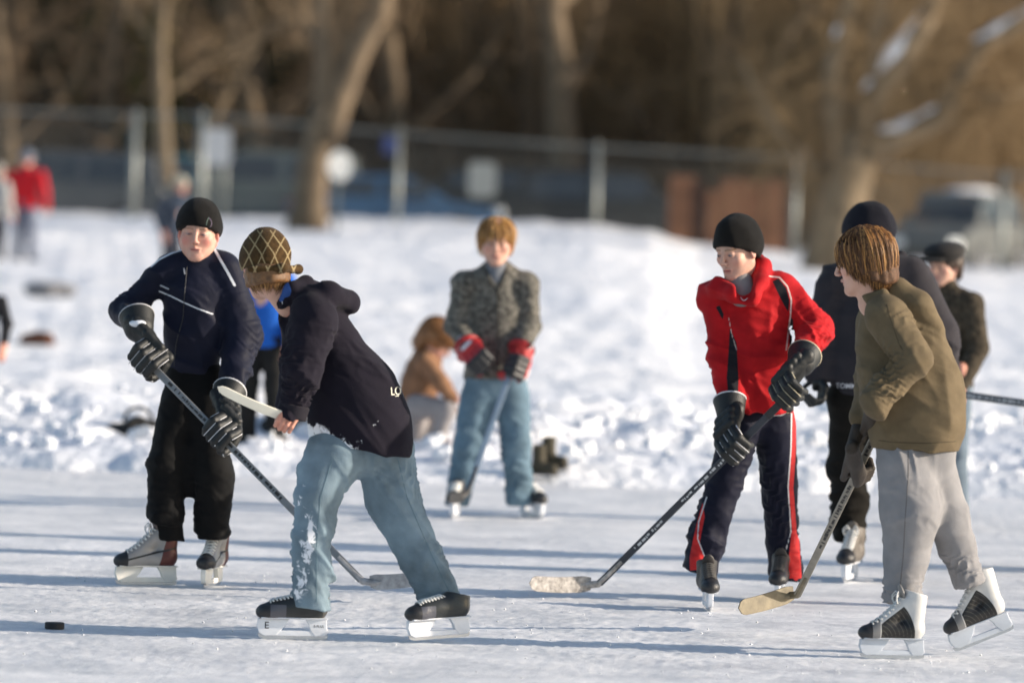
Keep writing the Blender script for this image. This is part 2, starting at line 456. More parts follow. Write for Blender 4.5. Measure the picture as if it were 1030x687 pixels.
def ice_sheet():
    xs = np.concatenate([np.linspace(-400, -3.6, 14)[:-1], np.arange(-3.6, 3.6, .017), np.linspace(3.6, 400, 14)])
    ys = np.concatenate([np.linspace(-120, 17, 10)[:-1], np.arange(17, 36, .042), np.linspace(36, 60, 6)])
    X, Y = np.meshgrid(xs, ys, indexing='ij')
    w = np.clip((3.5 - np.abs(X)) / .3, 0, 1) * np.clip((Y - 17.2) / .5, 0, 1) * np.clip((35.5 - Y) / .5, 0, 1)
    r = np.random.RandomState(3); g = r.normal(size=X.shape)
    patch = np.clip(.5 + snoise(X, Y * .5, X * 0, 5, 2.2, 6), .15, 1.4)
    z = patch * (.0013 * g + .0010 * snoise(X, Y * .4, X * 0, 6, 70, 6) + .0015 * snoise(X, Y * .5, X * 0, 8, 24, 6)) + .0012 * snoise(X, Y, X * 0, 9, 5, 6)
    # skate cuts: long shallow arcs
    for k in range(150):
        cx, cy, R = r.uniform(-9, 9), r.uniform(16, 36), r.uniform(3, 14); a0 = r.uniform(0, 6.28); wd = r.uniform(.006, .014)
        d = np.abs(np.hypot(X - cx, Y - cy) - R); an = (np.arctan2(Y - cy, X - cx) - a0) % 6.28
        z = z - .0028 * np.exp(-(d / .022) ** 2) * (an < r.uniform(.2, .9)) + .0016 * np.exp(-((d - .04) / .02) ** 2) * (an < .5)
    z = np.where(w > 0, z * w - .0015, 0)
    nx, ny = X.shape; i = np.arange(nx - 1)[:, None]; j = np.arange(ny - 1)[None]
    F = np.stack([i * ny + j, (i + 1) * ny + j, (i + 1) * ny + j + 1, i * ny + j + 1], -1).reshape(-1, 4)
    return mesh_obj('ice', np.stack([X, Y, z], -1).reshape(-1, 3), F, M_ICE, smooth=True)
ice = ice_sheet()
tag(ice, 'scratched pale grey pond ice dusted with snow', kind='structure')

# --- snow covered shore
def fnoise(x, y, freq, seed, n=6):
    return snoise(x, y, 0 * x, seed, freq, n)
def shore():
    xs = np.concatenate([np.linspace(-400, -16, 30)[:-1], np.linspace(-16, -8, 40)[:-1], np.arange(-8, 8, .07), np.linspace(8, 16, 41)[:-1], np.linspace(16, 400, 30)])
    ys = np.concatenate([np.arange(32.3, 46, .07), np.arange(46, 70, .16), np.arange(70, 124, .35), np.linspace(124, 420, 60)])
    X, Y = np.meshgrid(xs, ys, indexing='ij')
    edge = 33.55 + .25 * fnoise(X, Y * 0, 1.6, 3) + .12 * fnoise(X, Y * 0, 6, 4)
    s = Y - edge
    rise = np.clip(s / .5, 0, 1); rise = rise * rise * (3 - 2 * rise)
    z = ground_z(X, Y)
    a = np.exp(-((Y - 38.2) / 3.4) ** 2)                        # ploughed ridge along the rink
    lump = fnoise(X, Y, 3.2, 11, 7); lump2 = fnoise(X, Y, 8.5, 12, 8); lump3 = fnoise(X, Y, 20, 13, 8)
    ridge = a * (.13 + .075 * np.abs(lump) + .09 * np.abs(lump2) + .04 * lump3)
    field = .06 * fnoise(X, Y, 1.1, 21, 7) + .055 * np.abs(fnoise(X, Y, 4, 22, 7)) * np.clip((Y - 36) / 5, 0, 1) + .028 * fnoise(X, Y, 9, 23)
    back = np.exp(-((Y - 110) / 4.5) ** 2) * (.02 + .14 * np.clip(fnoise(X, Y * .4, .9, 31, 6), -1, 1))
    z = z + rise * (.06 + ridge) + field * rise + back - (1 - rise) * .06
    V = np.stack([X, Y, z], -1).reshape(-1, 3)
    nx, ny = X.shape
    i = np.arange(nx - 1)[:, None]; j = np.arange(ny - 1)[None]
    F = np.stack([i * ny + j, (i + 1) * ny + j, (i + 1) * ny + j + 1, i * ny + j + 1], -1).reshape(-1, 4)
    keep = Y[:-1, :-1].reshape(-1) < 142
    o = mesh_obj('snow_field', V, F[keep], M_SNOW); tag(o, 'trampled snow bank rising from the ice to the fence', kind='structure')
    M_HILL = mat('leaf_litter', srgb(108, 92, 70), .95, 0, .5, .35, .8, 3)
    xs2 = np.linspace(-120, 120, 60); ys2 = np.linspace(139, 420, 60)
    X, Y = np.meshgrid(xs2, ys2, indexing='ij'); z = ground_z(X, Y) - .1 + .5 * fnoise(X, Y, .12, 41) * np.clip((Y - 142) / 30, 0, 1)
    V = np.stack([X, Y, z], -1).reshape(-1, 3); n = 60
    i = np.arange(n - 1)[:, None]; j = np.arange(n - 1)[None]
    F = np.stack([i * n + j, (i + 1) * n + j, (i + 1) * n + j + 1, i * n + j + 1], -1).reshape(-1, 4)
    o = mesh_obj('wooded_hill', V, F, M_HILL); tag(o, 'brown wooded slope behind the parked cars', kind='structure')
shore()
def terrain_pt(px, py):
    """first point of the snow slope that the photograph shows at (px, py)"""
    for Y in np.arange(33.7, 125, .2):
        p = P3(px, py, Y)
        if p[2] <= float(ground_z(np.array([p[0]]), np.array([Y]))[0]) + .07: return p
    return p

# loose crumbs of snow scraped up by the skates (nobody could count them)
def crumbs():
    base = np.array([(1, 0, 0), (-1, 0, 0), (0, 1, 0), (0, -1, 0), (0, 0, 1), (0, 0, -.3)], float)
    bf = np.array([(0, 2, 4), (2, 1, 4), (1, 3, 4), (3, 0, 4), (2, 0, 5), (1, 2, 5), (3, 1, 5), (0, 3, 5)])
    n = 1500; Vs = []; Fs = []
    Y = 10013 / rs.uniform(300, 500, n); X = rs.uniform(-1, 1, n) * Y * .1
    for q in range(n):
        if rs.rand() < .5:       # small heaps around the skates
            cx, cy = [(-1.55, 25.2), (-.9, 22.1), (-.3, 22.1), (1.35, 21.3), (1.9, 21.4), (.8, 24.1), (1.1, 24.1), (-.2, 30.3)][rs.randint(8)]
            X[q] = cx + rs.normal() * .55; Y[q] = cy + rs.normal() * .5
    R = .0015 + .005 * rs.rand(n) ** 4
    for q in range(n):
        v = base * (R[q] * rs.uniform(.6, 1.3, (6, 3))); v = v + (X[q], Y[q], R[q] * .25)
        Vs.append(v); Fs.append(bf + 6 * q)
    o = mesh_obj('snow_crumbs', np.concatenate(Vs), np.concatenate(Fs), M_SNOW, smooth=False)
    tag(o, 'loose white crumbs of snow scattered over the ice', kind='stuff')
crumbs()

# clods of thrown snow on the bank
def clods():
    Vs, Fs = [], []; n = 0
    V0, F0 = sdf_mesh([ell((0, 0, 0), (1, 1, .8), k=.3), rough(.30, 4.5, 3)], .16, 1)
    for q in range(380):
        Y = 34.0 + abs(rs.normal()) * 2.8; X = rs.uniform(-1, 1) * Y * .1
        r = .015 + .06 * rs.rand() ** 2.5
        a = rs.rand() * 6.28; c, s = math.cos(a), math.sin(a)
        v = V0 * (r * rs.uniform(.7, 1.4), r * rs.uniform(.7, 1.4), r)
        v = v @ np.array([[c, s, 0], [-s, c, 0], [0, 0, 1]])
        zz = ground_z(np.array([X]), np.array([Y]))[0] + .10 + .18 * math.exp(-((Y - 38.2) / 3.4) ** 2)
        Vs.append(v + (X, Y, zz)); Fs.append(F0 + n); n += len(V0)
    o = mesh_obj('snow_clods', np.concatenate(Vs), np.concatenate(Fs), M_SNOW)
    tag(o, 'broken clods of shovelled snow along the rink edge', kind='stuff')
clods()

def tz(x, Y): return float(ground_z(np.array([float(x)]), np.array([float(Y)]))[0])
# ---------------------------------------------------------------- fence
M_GALV = mat('galvanised_pipe', (.25, .265, .25), .45, .5, .12, 3, .1, 60)
M_WIRE = mat('fence_wire', (.16, .17, .16), .5, .5, .1, 3)
def gz(x, Y=FENCE_Y):
    return CAM_Z - (np.interp(515 + x / FENCE_Y * FOC, [-1500, 130, 197, 395, 595, 795, 1005, 2500], [217, 221.5, 219.5, 232, 240, 245, 256, 262]) - HOR) * FENCE_Y / FOC
def fence():
    r = empty('chain_link_fence', (0, FENCE_Y, gz(0)))
    tag(r, 'tall grey chain link fence crossing behind the whole snow bank', 'fence')
    z0 = gz(0)
    pxs = [-1200, -1000, -800, -600, -400, -200, 130, 197, 395, 595, 795, 1005, 1205, 1405, 1605, 1805]
    for px in pxs:
        x = (px - 515) * FENCE_Y / FOC; z = gz(x) - z0
        m = MB(); m.tube([(x, 0, z - .9), (x, 0, z + 1.93)], .062 if px not in (130, 197) else .085, 10)
        m.tube([(x, 0, z + 1.93), (x, 0, z + 1.96), (x, 0, z + 1.99)], [.085, .07, .01], 10)
        m.build('post', M_GALV, r, True)
    m = MB(); P = []
    for px in np.linspace(-1200, 1805, 60):
        x = (px - 515) * FENCE_Y / FOC; P.append((x, -.03, gz(x) - z0 + 1.88))
    m.tube(P, .022, 8); m.build('top_rail', M_GALV, r, True)
    t = Tubes(3)
    x0, x1 = -12.5, 12.5; step = .085; Ps = []
    for sgn in (1, -1):
        for k in np.arange(x0 - 2.2, x1 + 2.2, step):
            xa = np.clip(k, x0, x1); xb = k + sgn * 2.0
            Ps.append([(k, .0, gz(k) - z0 + .05), ((k + xb) / 2, 0, gz((k + xb) / 2) - z0 + .95), (xb, 0, gz(xb) - z0 + 1.86)])
    Ps = np.array(Ps); t.add(Ps, np.full(Ps.shape[:2], .0024))
    t.build('chain_link', M_WIRE, r)
fence()

# signs by the fence
M_SIGNW = mat('sign_white', (.50, .51, .52), .4, 0, .05)
M_SIGNB = mat('sign_blue', srgb(60, 72, 120), .4, 0, .05)
M_SIGNT = mat('sign_text', (.06, .06, .07), .5, 0, .05)
def rounded(w, h, r, n=5):
    P = []
    for cx, cz, a0 in ((w / 2 - r, h / 2 - r, 0), (-w / 2 + r, h / 2 - r, 90), (-w / 2 + r, -h / 2 + r, 180), (w / 2 - r, -h / 2 + r, 270)):
        for i in range(n + 1):
            a = math.radians(a0 + 90 * i / n); P.append((cx + r * math.cos(a), cz + r * math.sin(a)))
    return P[::-1]
def sign(name, px, py, w, h, r, Y, m, label, posts=0, depth=.03, cat='sign'):
    c = P3(px, py, Y); z0 = tz(c[0], Y) if posts else c[2] - h / 2
    o = empty(name, (c[0], c[1], z0)); tag(o, label, cat)
    b = MB(); b.poly(rounded(w, h, r, 8), depth, c=(0, 0, c[2] - z0)); b.build('panel', m, o, bevel=.004)
    if posts:
        for sx in ((-w * .3, w * .3) if posts == 2 else (0,)):
            p = MB(); p.tube([(sx, .05, -.4), (sx, .05, c[2] - z0 + h * .45)], .035, 8); p.build('post', M_GALV, o, True)
    else:
        p = MB(); p.tube([(0, .02, h / 2), (0, .06, h / 2)], .01, 6); p.build('wire_tie', M_WIRE, o, True)
    return o
sign('notice_board', 219, 148, .52, .72, .06, 113.2, M_SIGNW, 'white notice board on two posts beside the second fence post', 2)
rsn = sign('round_sign', 342, 167, .56, .56, .279, 104.5, mat('sign_round', (.9, .9, .86), .3, 0, .03), 'bright white round sign beside the big leaning tree trunk', 1)
rsn.rotation_euler = (0, 0, math.radians(42))
sign('blue_sign', 392, 146, .26, .36, .03, 113.8, M_SIGNB, 'small blue sign high on the fence between the two left trees')
sign('square_sign', 485, 181, .56, .70, .12, 113.7, mat('sign_grey', (.30, .31, .29), .45, 0, .1), 'pale grey square sign on the mesh left of the plaid boy')

# ---------------------------------------------------------------- trees
M_BARK = mat('bark', srgb(112, 96, 76), .9, 0, .35, 3, .9, 12, stretch=(1, 1, .2))
M_BARKD = mat('bark_dark', srgb(112, 96, 76), .9, 0, .35, 3, .9, 12, stretch=(1, 1, .2))
M_BARKG = mat('bark_grey', srgb(126, 110, 88), .9, 0, .3, 3, .9, 12, stretch=(1, 1, .2))
M_TWIG = mat('twigs', srgb(146, 122, 92), .9, 0, .3, 1)
M_TWIGD = mat('twigs_dark', srgb(128, 106, 82), .9, 0, .3, 1)
M_WILLOW = mat('willow_twigs', srgb(142, 118, 84), .85, 0, .35, .6)
M_NEEDLE = mat('needles', srgb(62, 70, 46), .8, 0, .5, 1.2)
M_NEEDLEY = mat('needles_olive', srgb(104, 100, 52), .8, 0, .5, 1.2)
M_TSNOW = mat('branch_snow', (.82, .84, .88), .8, 0, .05)

def limb(p, d, L, r0, r1, n, rr, bend=.25, up=.0):
    P = [np.array(p, float)]; d = nv(d)
    for i in range(n):
        d = nv(d + rr.normal(size=3) * bend * .5 + np.array([0, 0, up]))
        P.append(P[-1] + d * L / n)
    return np.array(P), np.linspace(r0, r1, n + 1)

def bare_tree(name, loc, H, R, seed, bark, twig, limbs=7, twigs=260, droop=0., lean=(0, 0), lo_f=.3):
    rr = np.random.RandomState(seed)
    o = empty(name, loc)
    t = MB()
    P, r = limb((0, 0, -.4), (lean[0], lean[1], 1), H, R, R * .35, 9, rr, .12)
    r[0] *= 1.35; r[1] *= 1.08
    t.tube(P, r, 10)
    tips = []
    for k in range(limbs):
        i = rr.randint(int(9 * lo_f), 9); a = rr.rand() * 6.28
        d = (math.cos(a), math.sin(a), rr.uniform(.4, 1.3))
        Q, q = limb(P[i], d, H * rr.uniform(.35, .6), r[i] * .5, .025, 7, rr, .3, .05)
        t.tube(Q, q, 7); tips.append(Q)
        for j in range(3):
            ii = rr.randint(2, 7); a2 = rr.rand() * 6.28
            Q2, q2 = limb(Q[ii], nv(Q[ii] - Q[ii - 1]) + .8 * rr.normal(size=3), H * .2, q[ii] * .6, .012, 5, rr, .35)
            t.tube(Q2, q2, 5); tips.append(Q2)
    t.build('trunk', bark, o, True)
    T = Tubes(3); A = np.zeros((twigs, 5, 3)); Rr = np.zeros((twigs, 5))
    for k in range(twigs):
        Q = tips[rr.randint(len(tips))]; b = Q[rr.randint(1, len(Q))]
        d = nv(rr.normal(size=3) + (0, 0, .5)); L = rr.uniform(.5, 1.5)
        p = b.copy()
        for i in range(5):
            A[k, i] = p; p = p + d * L / 4; d = nv(d + rr.normal(size=3) * .25 - np.array([0, 0, droop]))
            Rr[k, i] = .011 * (1 - i / 5) + .003
    T.add(A, Rr); T.build('crown', twig, o)
    return o

def curtain(name, loc, H, seed, parent_mat, n=2600, W=5.0):
    """willow: trunk, arching limbs and long hanging yellow brown whips"""
    rr = np.random.RandomState(seed); o = empty(name, loc)
    t = MB(); P, r = limb((0, 0, -.4), (0, 0, 1), H * .45, .42, .3, 6, rr, .12); t.tube(P, r, 10)
    arcs = []
    for k in range(9):
        a = rr.rand() * 6.28
        Q, q = limb(P[-1], (math.cos(a), math.sin(a), 1.6), H * .7, .2, .03, 9, rr, .2, -.16); t.tube(Q, q, 7); arcs.append(Q)
    t.build('trunk', M_BARKD, o, True)
    A = np.zeros((n, 7, 3)); R = np.zeros((n, 7))
    for k in range(n):
        Q = arcs[rr.randint(len(arcs))]; i = rr.randint(2, len(Q) - 1); f = rr.rand()
        b = Q[i] * f + Q[i + 1] * (1 - f) + rr.normal(size=3) * (.5, .5, .15)
        L = rr.uniform(.5, 1) * min(b[2] - 0.6, 6.5); sway = rr.normal(size=3) * (.25, .25, 0)
        for j in range(7):
            s = j / 6; A[k, j] = b + (0, 0, -L * s) + sway * s * (1.3 - s) + rr.normal(size=3) * .03
            R[k, j] = .010 * (1 - s * .6)
    T = Tubes(3); T.add(A, R); T.build('crown', parent_mat, o)
    return o

def conifer(name, loc, H, W, seed, m):
    rr = np.random.RandomState(seed); o = empty(name, loc)
    t = MB(); t.tube([(0, 0, -.4), (0, 0, H)], [W * .07, .03], 8); t.build('trunk', M_BARKD, o, True)
    n = 5200; z = rr.rand(n) ** .8 * (H - .3) + .2; rad = W * (1 - z / H) * (.35 + .65 * rr.rand(n) ** .5) * (.8 + .25 * np.sin(z * 5))
    a = rr.rand(n) * 6.28
    c = np.stack([rad * np.cos(a), rad * np.sin(a), z - rad * .25], 1)
    out = np.stack([np.cos(a), np.sin(a), np.full(n, -.25)], 1) + rr.normal(size=(n, 3)) * .35
    out /= np.linalg.norm(out, axis=1)[:, None]
    side = np.cross(out, rr.normal(size=(n, 3))); side /= np.linalg.norm(side, axis=1)[:, None]
    L = rr.uniform(.18, .42, n)[:, None]; w = rr.uniform(.03, .07, n)[:, None]
    V = np.stack([c - side * w, c + out * L * .5 + side * 0 - side * w * 1.4, c + out * L, c + side * w], 1).reshape(-1, 3)
    F = np.arange(n * 4).reshape(n, 4)
    mesh_obj('crown', V, F, m, o, smooth=False)
    return o

def tz(x, Y): return float(ground_z(np.array([float(x)]), np.array([float(Y)]))[0])

# big leaning tree left of centre, in front of the fence
def big_left():
    Y = 106.0; s = Y / FOC; rr = np.random.RandomState(5)
    b = P3(314, 222, Y); o = empty('leaning_tree', (b[0], Y, b[2]))
    tag(o, 'large bare tree with a forked leaning trunk standing before the fence', 'tree', 'bare trees by the fence')
    q = lambda px, py, d=0: P3(px, py, Y + d) - b
    t = MB()
    t.tube([q(308, 238), q(311, 205), q(315, 165), q(323, 130), q(330, 105)], [.46, .33, .28, .28, .28], 14)
    t.tube([q(324, 140, .1), q(329, 95), q(328, 50), q(325, 0), q(330, -60), q(322, -130)], [.27, .23, .20, .19, .16, .1], 12)
    t.tube([q(328, 140, -.1), q(340, 100), q(356, 60), q(380, 12), q(398, -40), q(430, -110)], [.28, .28, .25, .23, .2, .1], 12)
    t.tube([q(350, 75), q(345, 30), q(352, -20)], [.1, .07, .05], 7)
    t.tube([q(328, 60), q(305, 20, .5), q(290, -40, .8)], [.1, .08, .05], 7)
    t.build('trunk', M_BARK, o, True)
    T = Tubes(3); n = 160; A = np.zeros((n, 5, 3)); R = np.zeros((n, 5))
    for k in range(n):
        base = [q(325, rr.uniform(-120, 20)), q(rr.uniform(380, 430), rr.uniform(-110, 10)), q(345, rr.uniform(-20, 30)), q(300, rr.uniform(-40, 20), .6)][rr.randint(4)]
        d = nv(rr.normal(size=3) + (0, 0, .3)); L = rr.uniform(.6, 1.6)
        for i in range(5):
            A[k, i] = base + d * L * i / 4 + rr.normal(size=3) * .03; R[k, i] = .012 * (1 - i / 5) + .003
    T.add(A, R); T.build('crown', M_TWIG, o)
big_left()

# big tree at the right with snow lying on its limbs
def big_right():
    Y = 104.0; rr = np.random.RandomState(8)
    b = P3(842, 262, Y); o = empty('spreading_tree', (b[0], Y, b[2]))
    tag(o, 'massive bare tree with snow lying along its spreading limbs', 'tree', 'bare trees by the fence')
    q = lambda px, py, d=0: P3(px, py, Y + d) - b
    t = MB(); L = {}
    t.tube([q(838, 275), q(842, 245), q(850, 200), q(858, 165), q(866, 135)], [.66, .52, .44, .42, .40], 14)
    L['a'] = ([q(848, 165), q(840, 110), q(838, 70), q(852, 20), q(868, -60)], [.3, .24, .2, .17, .1])
    L['b'] = ([q(866, 145), q(872, 105), q(905, 60), q(932, 20), q(950, -40), q(960, -110)], [.36, .27, .24, .2, .16, .08])
    L['c'] = ([q(872, 150, -.2), q(905, 138), q(945, 118), q(965, 85), q(985, 48), q(1030, 20), q(1080, 5)], [.30, .22, .22, .19, .17, .14, .08])
    L['d'] = ([q(846, 190, .3), q(815, 165), q(790, 140), q(770, 110), q(745, 60)], [.16, .13, .11, .09, .05])
    L['e'] = ([q(880, 95), q(880, 40), q(890, -20), q(885, -80)], [.2, .16, .12, .07])
    L['f'] = ([q(962, 90), q(1000, 100), q(1040, 92)], [.12, .1, .07])
    for P, r in L.values(): t.tube(P, r, 12)
    t.build('trunk', M_BARKG, o, True)
    def snowon(P, r, lo, hi):
        P = np.array(P); u = np.linspace(lo, hi, 9); idx = np.arange(len(P))
        Q = np.stack([np.interp(u, idx, P[:, i]) for i in range(3)], 1); rad = np.interp(u, idx, r)
        prims = [cone(Q[i] + (-.05, -rad[i] * .25, rad[i] * .70), Q[i + 1] + (-.05, -rad[i] * .25, rad[i] * .70), rad[i] * .58 * (.4 + .6 * math.sin(math.pi * (i + .5) / 9)), rad[i + 1] * .58 * (.4 + .6 * math.sin(math.pi * (i + 1.5) / 9)), .03) for i in range(8)]
        prims.append(rough(.04, 7, 5)); V, F = sdf_mesh(prims, .045)
        mesh_obj('limb_snow', V, F, M_TSNOW, o)
    snowon(*L['b'], 1.0, 3.1); snowon(*L['a'], 1.6, 3.0); snowon(*L['c'], .5, 2.0); snowon(*L['c'], 3.8, 5.6); snowon(*L['d'], .7, 1.7)
    T = Tubes(3); n = 900; A = np.zeros((n, 6, 3)); R = np.zeros((n, 6)); ks = list(L.values())
    for k in range(n):
        P = np.array(ks[rr.randint(len(ks))][0]); i = rr.randint(1, len(P)); f = rr.rand(); base = P[i - 1] * f + P[i] * (1 - f)
        d = nv(rr.normal(size=3) + (0, 0, .2)); Lk = rr.uniform(.5, 2.2)
        for j in range(6):
            A[k, j] = base + d * Lk * j / 5 + (0, 0, -.35 * (j / 5) ** 2) + rr.normal(size=3) * .03; R[k, j] = .012 * (1 - j / 6) + .003
    T.add(A, R); T.build('crown', M_WILLOW, o)
big_right()

# the wood behind: prototypes, then copies
def wood():
    rr = np.random.RandomState(12)
    protos = [bare_tree('bare_tree', (0, 0, 0), 9.5, .24, 101, M_BARKD, M_TWIGD, 8, 420),
              bare_tree('bare_tree', (0, 0, 0), 10, .34, 102, M_BARK, M_TWIG, 9, 420),
              bare_tree('bare_tree', (0, 0, 0), 8, .17, 103, M_BARKG, M_TWIG, 9, 460, lo_f=.15),
              bare_tree('bare_tree', (0, 0, 0), 11, .3, 104, M_BARK, M_WILLOW, 9, 460, lo_f=.2)]
    labs = ['slender dark bare tree in the blurred wood behind the cars', 'thick brown bare tree in the blurred wood behind the cars',
            'pale grey thin bare tree low in the blurred wood', 'bare tree with golden brown twigs in the blurred wood']
    used = [0] * 4
    spots = []
    for k in range(104):
        Y = 128 + 80 * (k / 104.) ** 1.1 + rr.uniform(-3, 3); px = (k * 137.5) % 1280 - 125 + rr.uniform(-20, 20)
        spots.append((px, Y))
    for px, Y in spots:
        x = (px - 515) * Y / FOC
        k = rr.choice(4, p=[.5, .2, .15, .15] if px < 520 else [.15, .3, .15, .4])
        o = protos[k] if not used[k] else copy_tree(protos[k]); used[k] += 1
        o.location = (x, Y, tz(x, Y)); o.rotation_euler = (0, 0, rr.rand() * 6.28); s = rr.uniform(.8, 1.35); o.scale = (s, s, s)
        tag(o, labs[k], 'tree', 'bare trees in the wood (%s)' % ['slender', 'thick', 'thin grey', 'golden'][k])
    w0 = curtain('willow_tree', (0, 0, 0), 10, 201, M_WILLOW); n = 0
    for px, Y in ((700, 136), (880, 131), (1010, 134), (790, 146), (590, 142), (1080, 150), (950, 152), (640, 156)):
        o = w0 if n == 0 else copy_tree(w0); n += 1; x = (px - 515) * Y / FOC
        o.location = (x, Y, tz(x, Y)); o.rotation_euler = (0, 0, rr.rand() * 6.28)
        tag(o, 'golden brown weeping willow hanging over the far side of the fence', 'tree', 'willows behind the fence')
    c0 = conifer('evergreen_tree', (0, 0, 0), 9, 2.6, 301, M_NEEDLE); c1 = conifer('evergreen_tree', (0, 0, 0), 6, 2.0, 302, M_NEEDLEY)
    u = [0, 0]
    for px, Y, k, s in ((20, 150, 0, 1.2), (105, 145, 1, 1.0), (150, 133, 1, .8), (205, 160, 0, 1.1), (262, 150, 0, 1.2), (300, 156, 0, 1.0), (125, 152, 0, 1.2), (235, 140, 0, 1.0), (170, 142, 0, .9), (60, 164, 0, 1.3),
                        (-60, 150, 0, 1.2), (360, 160, 0, 1.1), (655, 160, 1, .9), (770, 166, 0, 1.0), (1110, 160, 0, 1.2), (905, 168, 0, 1.), (1010, 170, 0, 1.1)):
        p = (c0, c1)[k]; o = p if not u[k] else copy_tree(p); u[k] += 1; x = (px - 515) * Y / FOC
        o.location = (x, Y, tz(x, Y)); o.scale = (s, s, s); o.rotation_euler = (0, 0, rr.rand() * 6)
        tag(o, ['dark green evergreen standing deep in the wood', 'olive green evergreen standing at the wood edge'][k], 'tree', ['dark evergreens in the wood', 'olive evergreens at the wood edge'][k])
    # undergrowth
    n = 16000; Y = rr.uniform(132, 210, n); X = rr.uniform(-1, 1, n) * Y * .115
    Z = ground_z(X, Y); A = np.zeros((n, 5, 3)); L = rr.uniform(.8, 3.4, n); d = rr.normal(size=(n, 3)) * (.35, .35, 0) + (0, 0, 1)
    for j in range(5):
        s = j / 4; A[:, j] = np.stack([X, Y, Z], 1) + d * (L * s)[:, None] + rr.normal(size=(n, 3)) * .08 * s
    R = np.repeat(np.array([[.028, .022, .018, .012, .006]]), n, 0)
    T = Tubes(3); T.add(A, R); o = T.build('undergrowth', M_TWIGD)
    tag(o, 'brown leafless undergrowth filling the wood', 'undergrowth', kind='stuff')
    # distant wall of forest on the hill
wood()

# reddish brown boarded bin enclosure right of centre
def boards():
    M1 = mat('board_red', srgb(122, 86, 64), .85, 0, .25, 3, .5, 20, stretch=(1, 1, .1)); M2 = mat('board_dark', srgb(66, 48, 40), .9, 0, .25, 3, .5, 20)
    Y = 112.0; b = P3(728, 250, Y); o = empty('board_screen', (b[0], Y, b[2])); z = lambda py: P3(728, py, Y)[2] - b[2]
    tag(o, 'reddish brown upright boards leaning by the fence behind the red boy', 'board screen')
    for px, w, t, b_, mm in ((684, 26, 178, 250, M1), (701, 12, 184, 252, M2), (717, 16, 192, 252, M1), (736, 24, 180, 250, M1), (757, 16, 182, 250, M1), (776, 20, 180, 250, M1), (789, 8, 186, 250, M2)):
        x = (px - 728) * Y / FOC; m = MB(); m.box((x, rs.uniform(-.05, .05), (z(t) + z(b_)) / 2 - .1), (w * Y / FOC, .14, z(t) - z(b_) + .2), Matrix.Rotation(rs.uniform(-.03, .03), 3, 'Y'))
        m.build('board', mm, o, bevel=.01)
    m = MB(); m.box((0, .12, z(200)), (105 * Y / FOC, .08, .14)); m.build('crossbar', M2, o, bevel=.01)
boards()

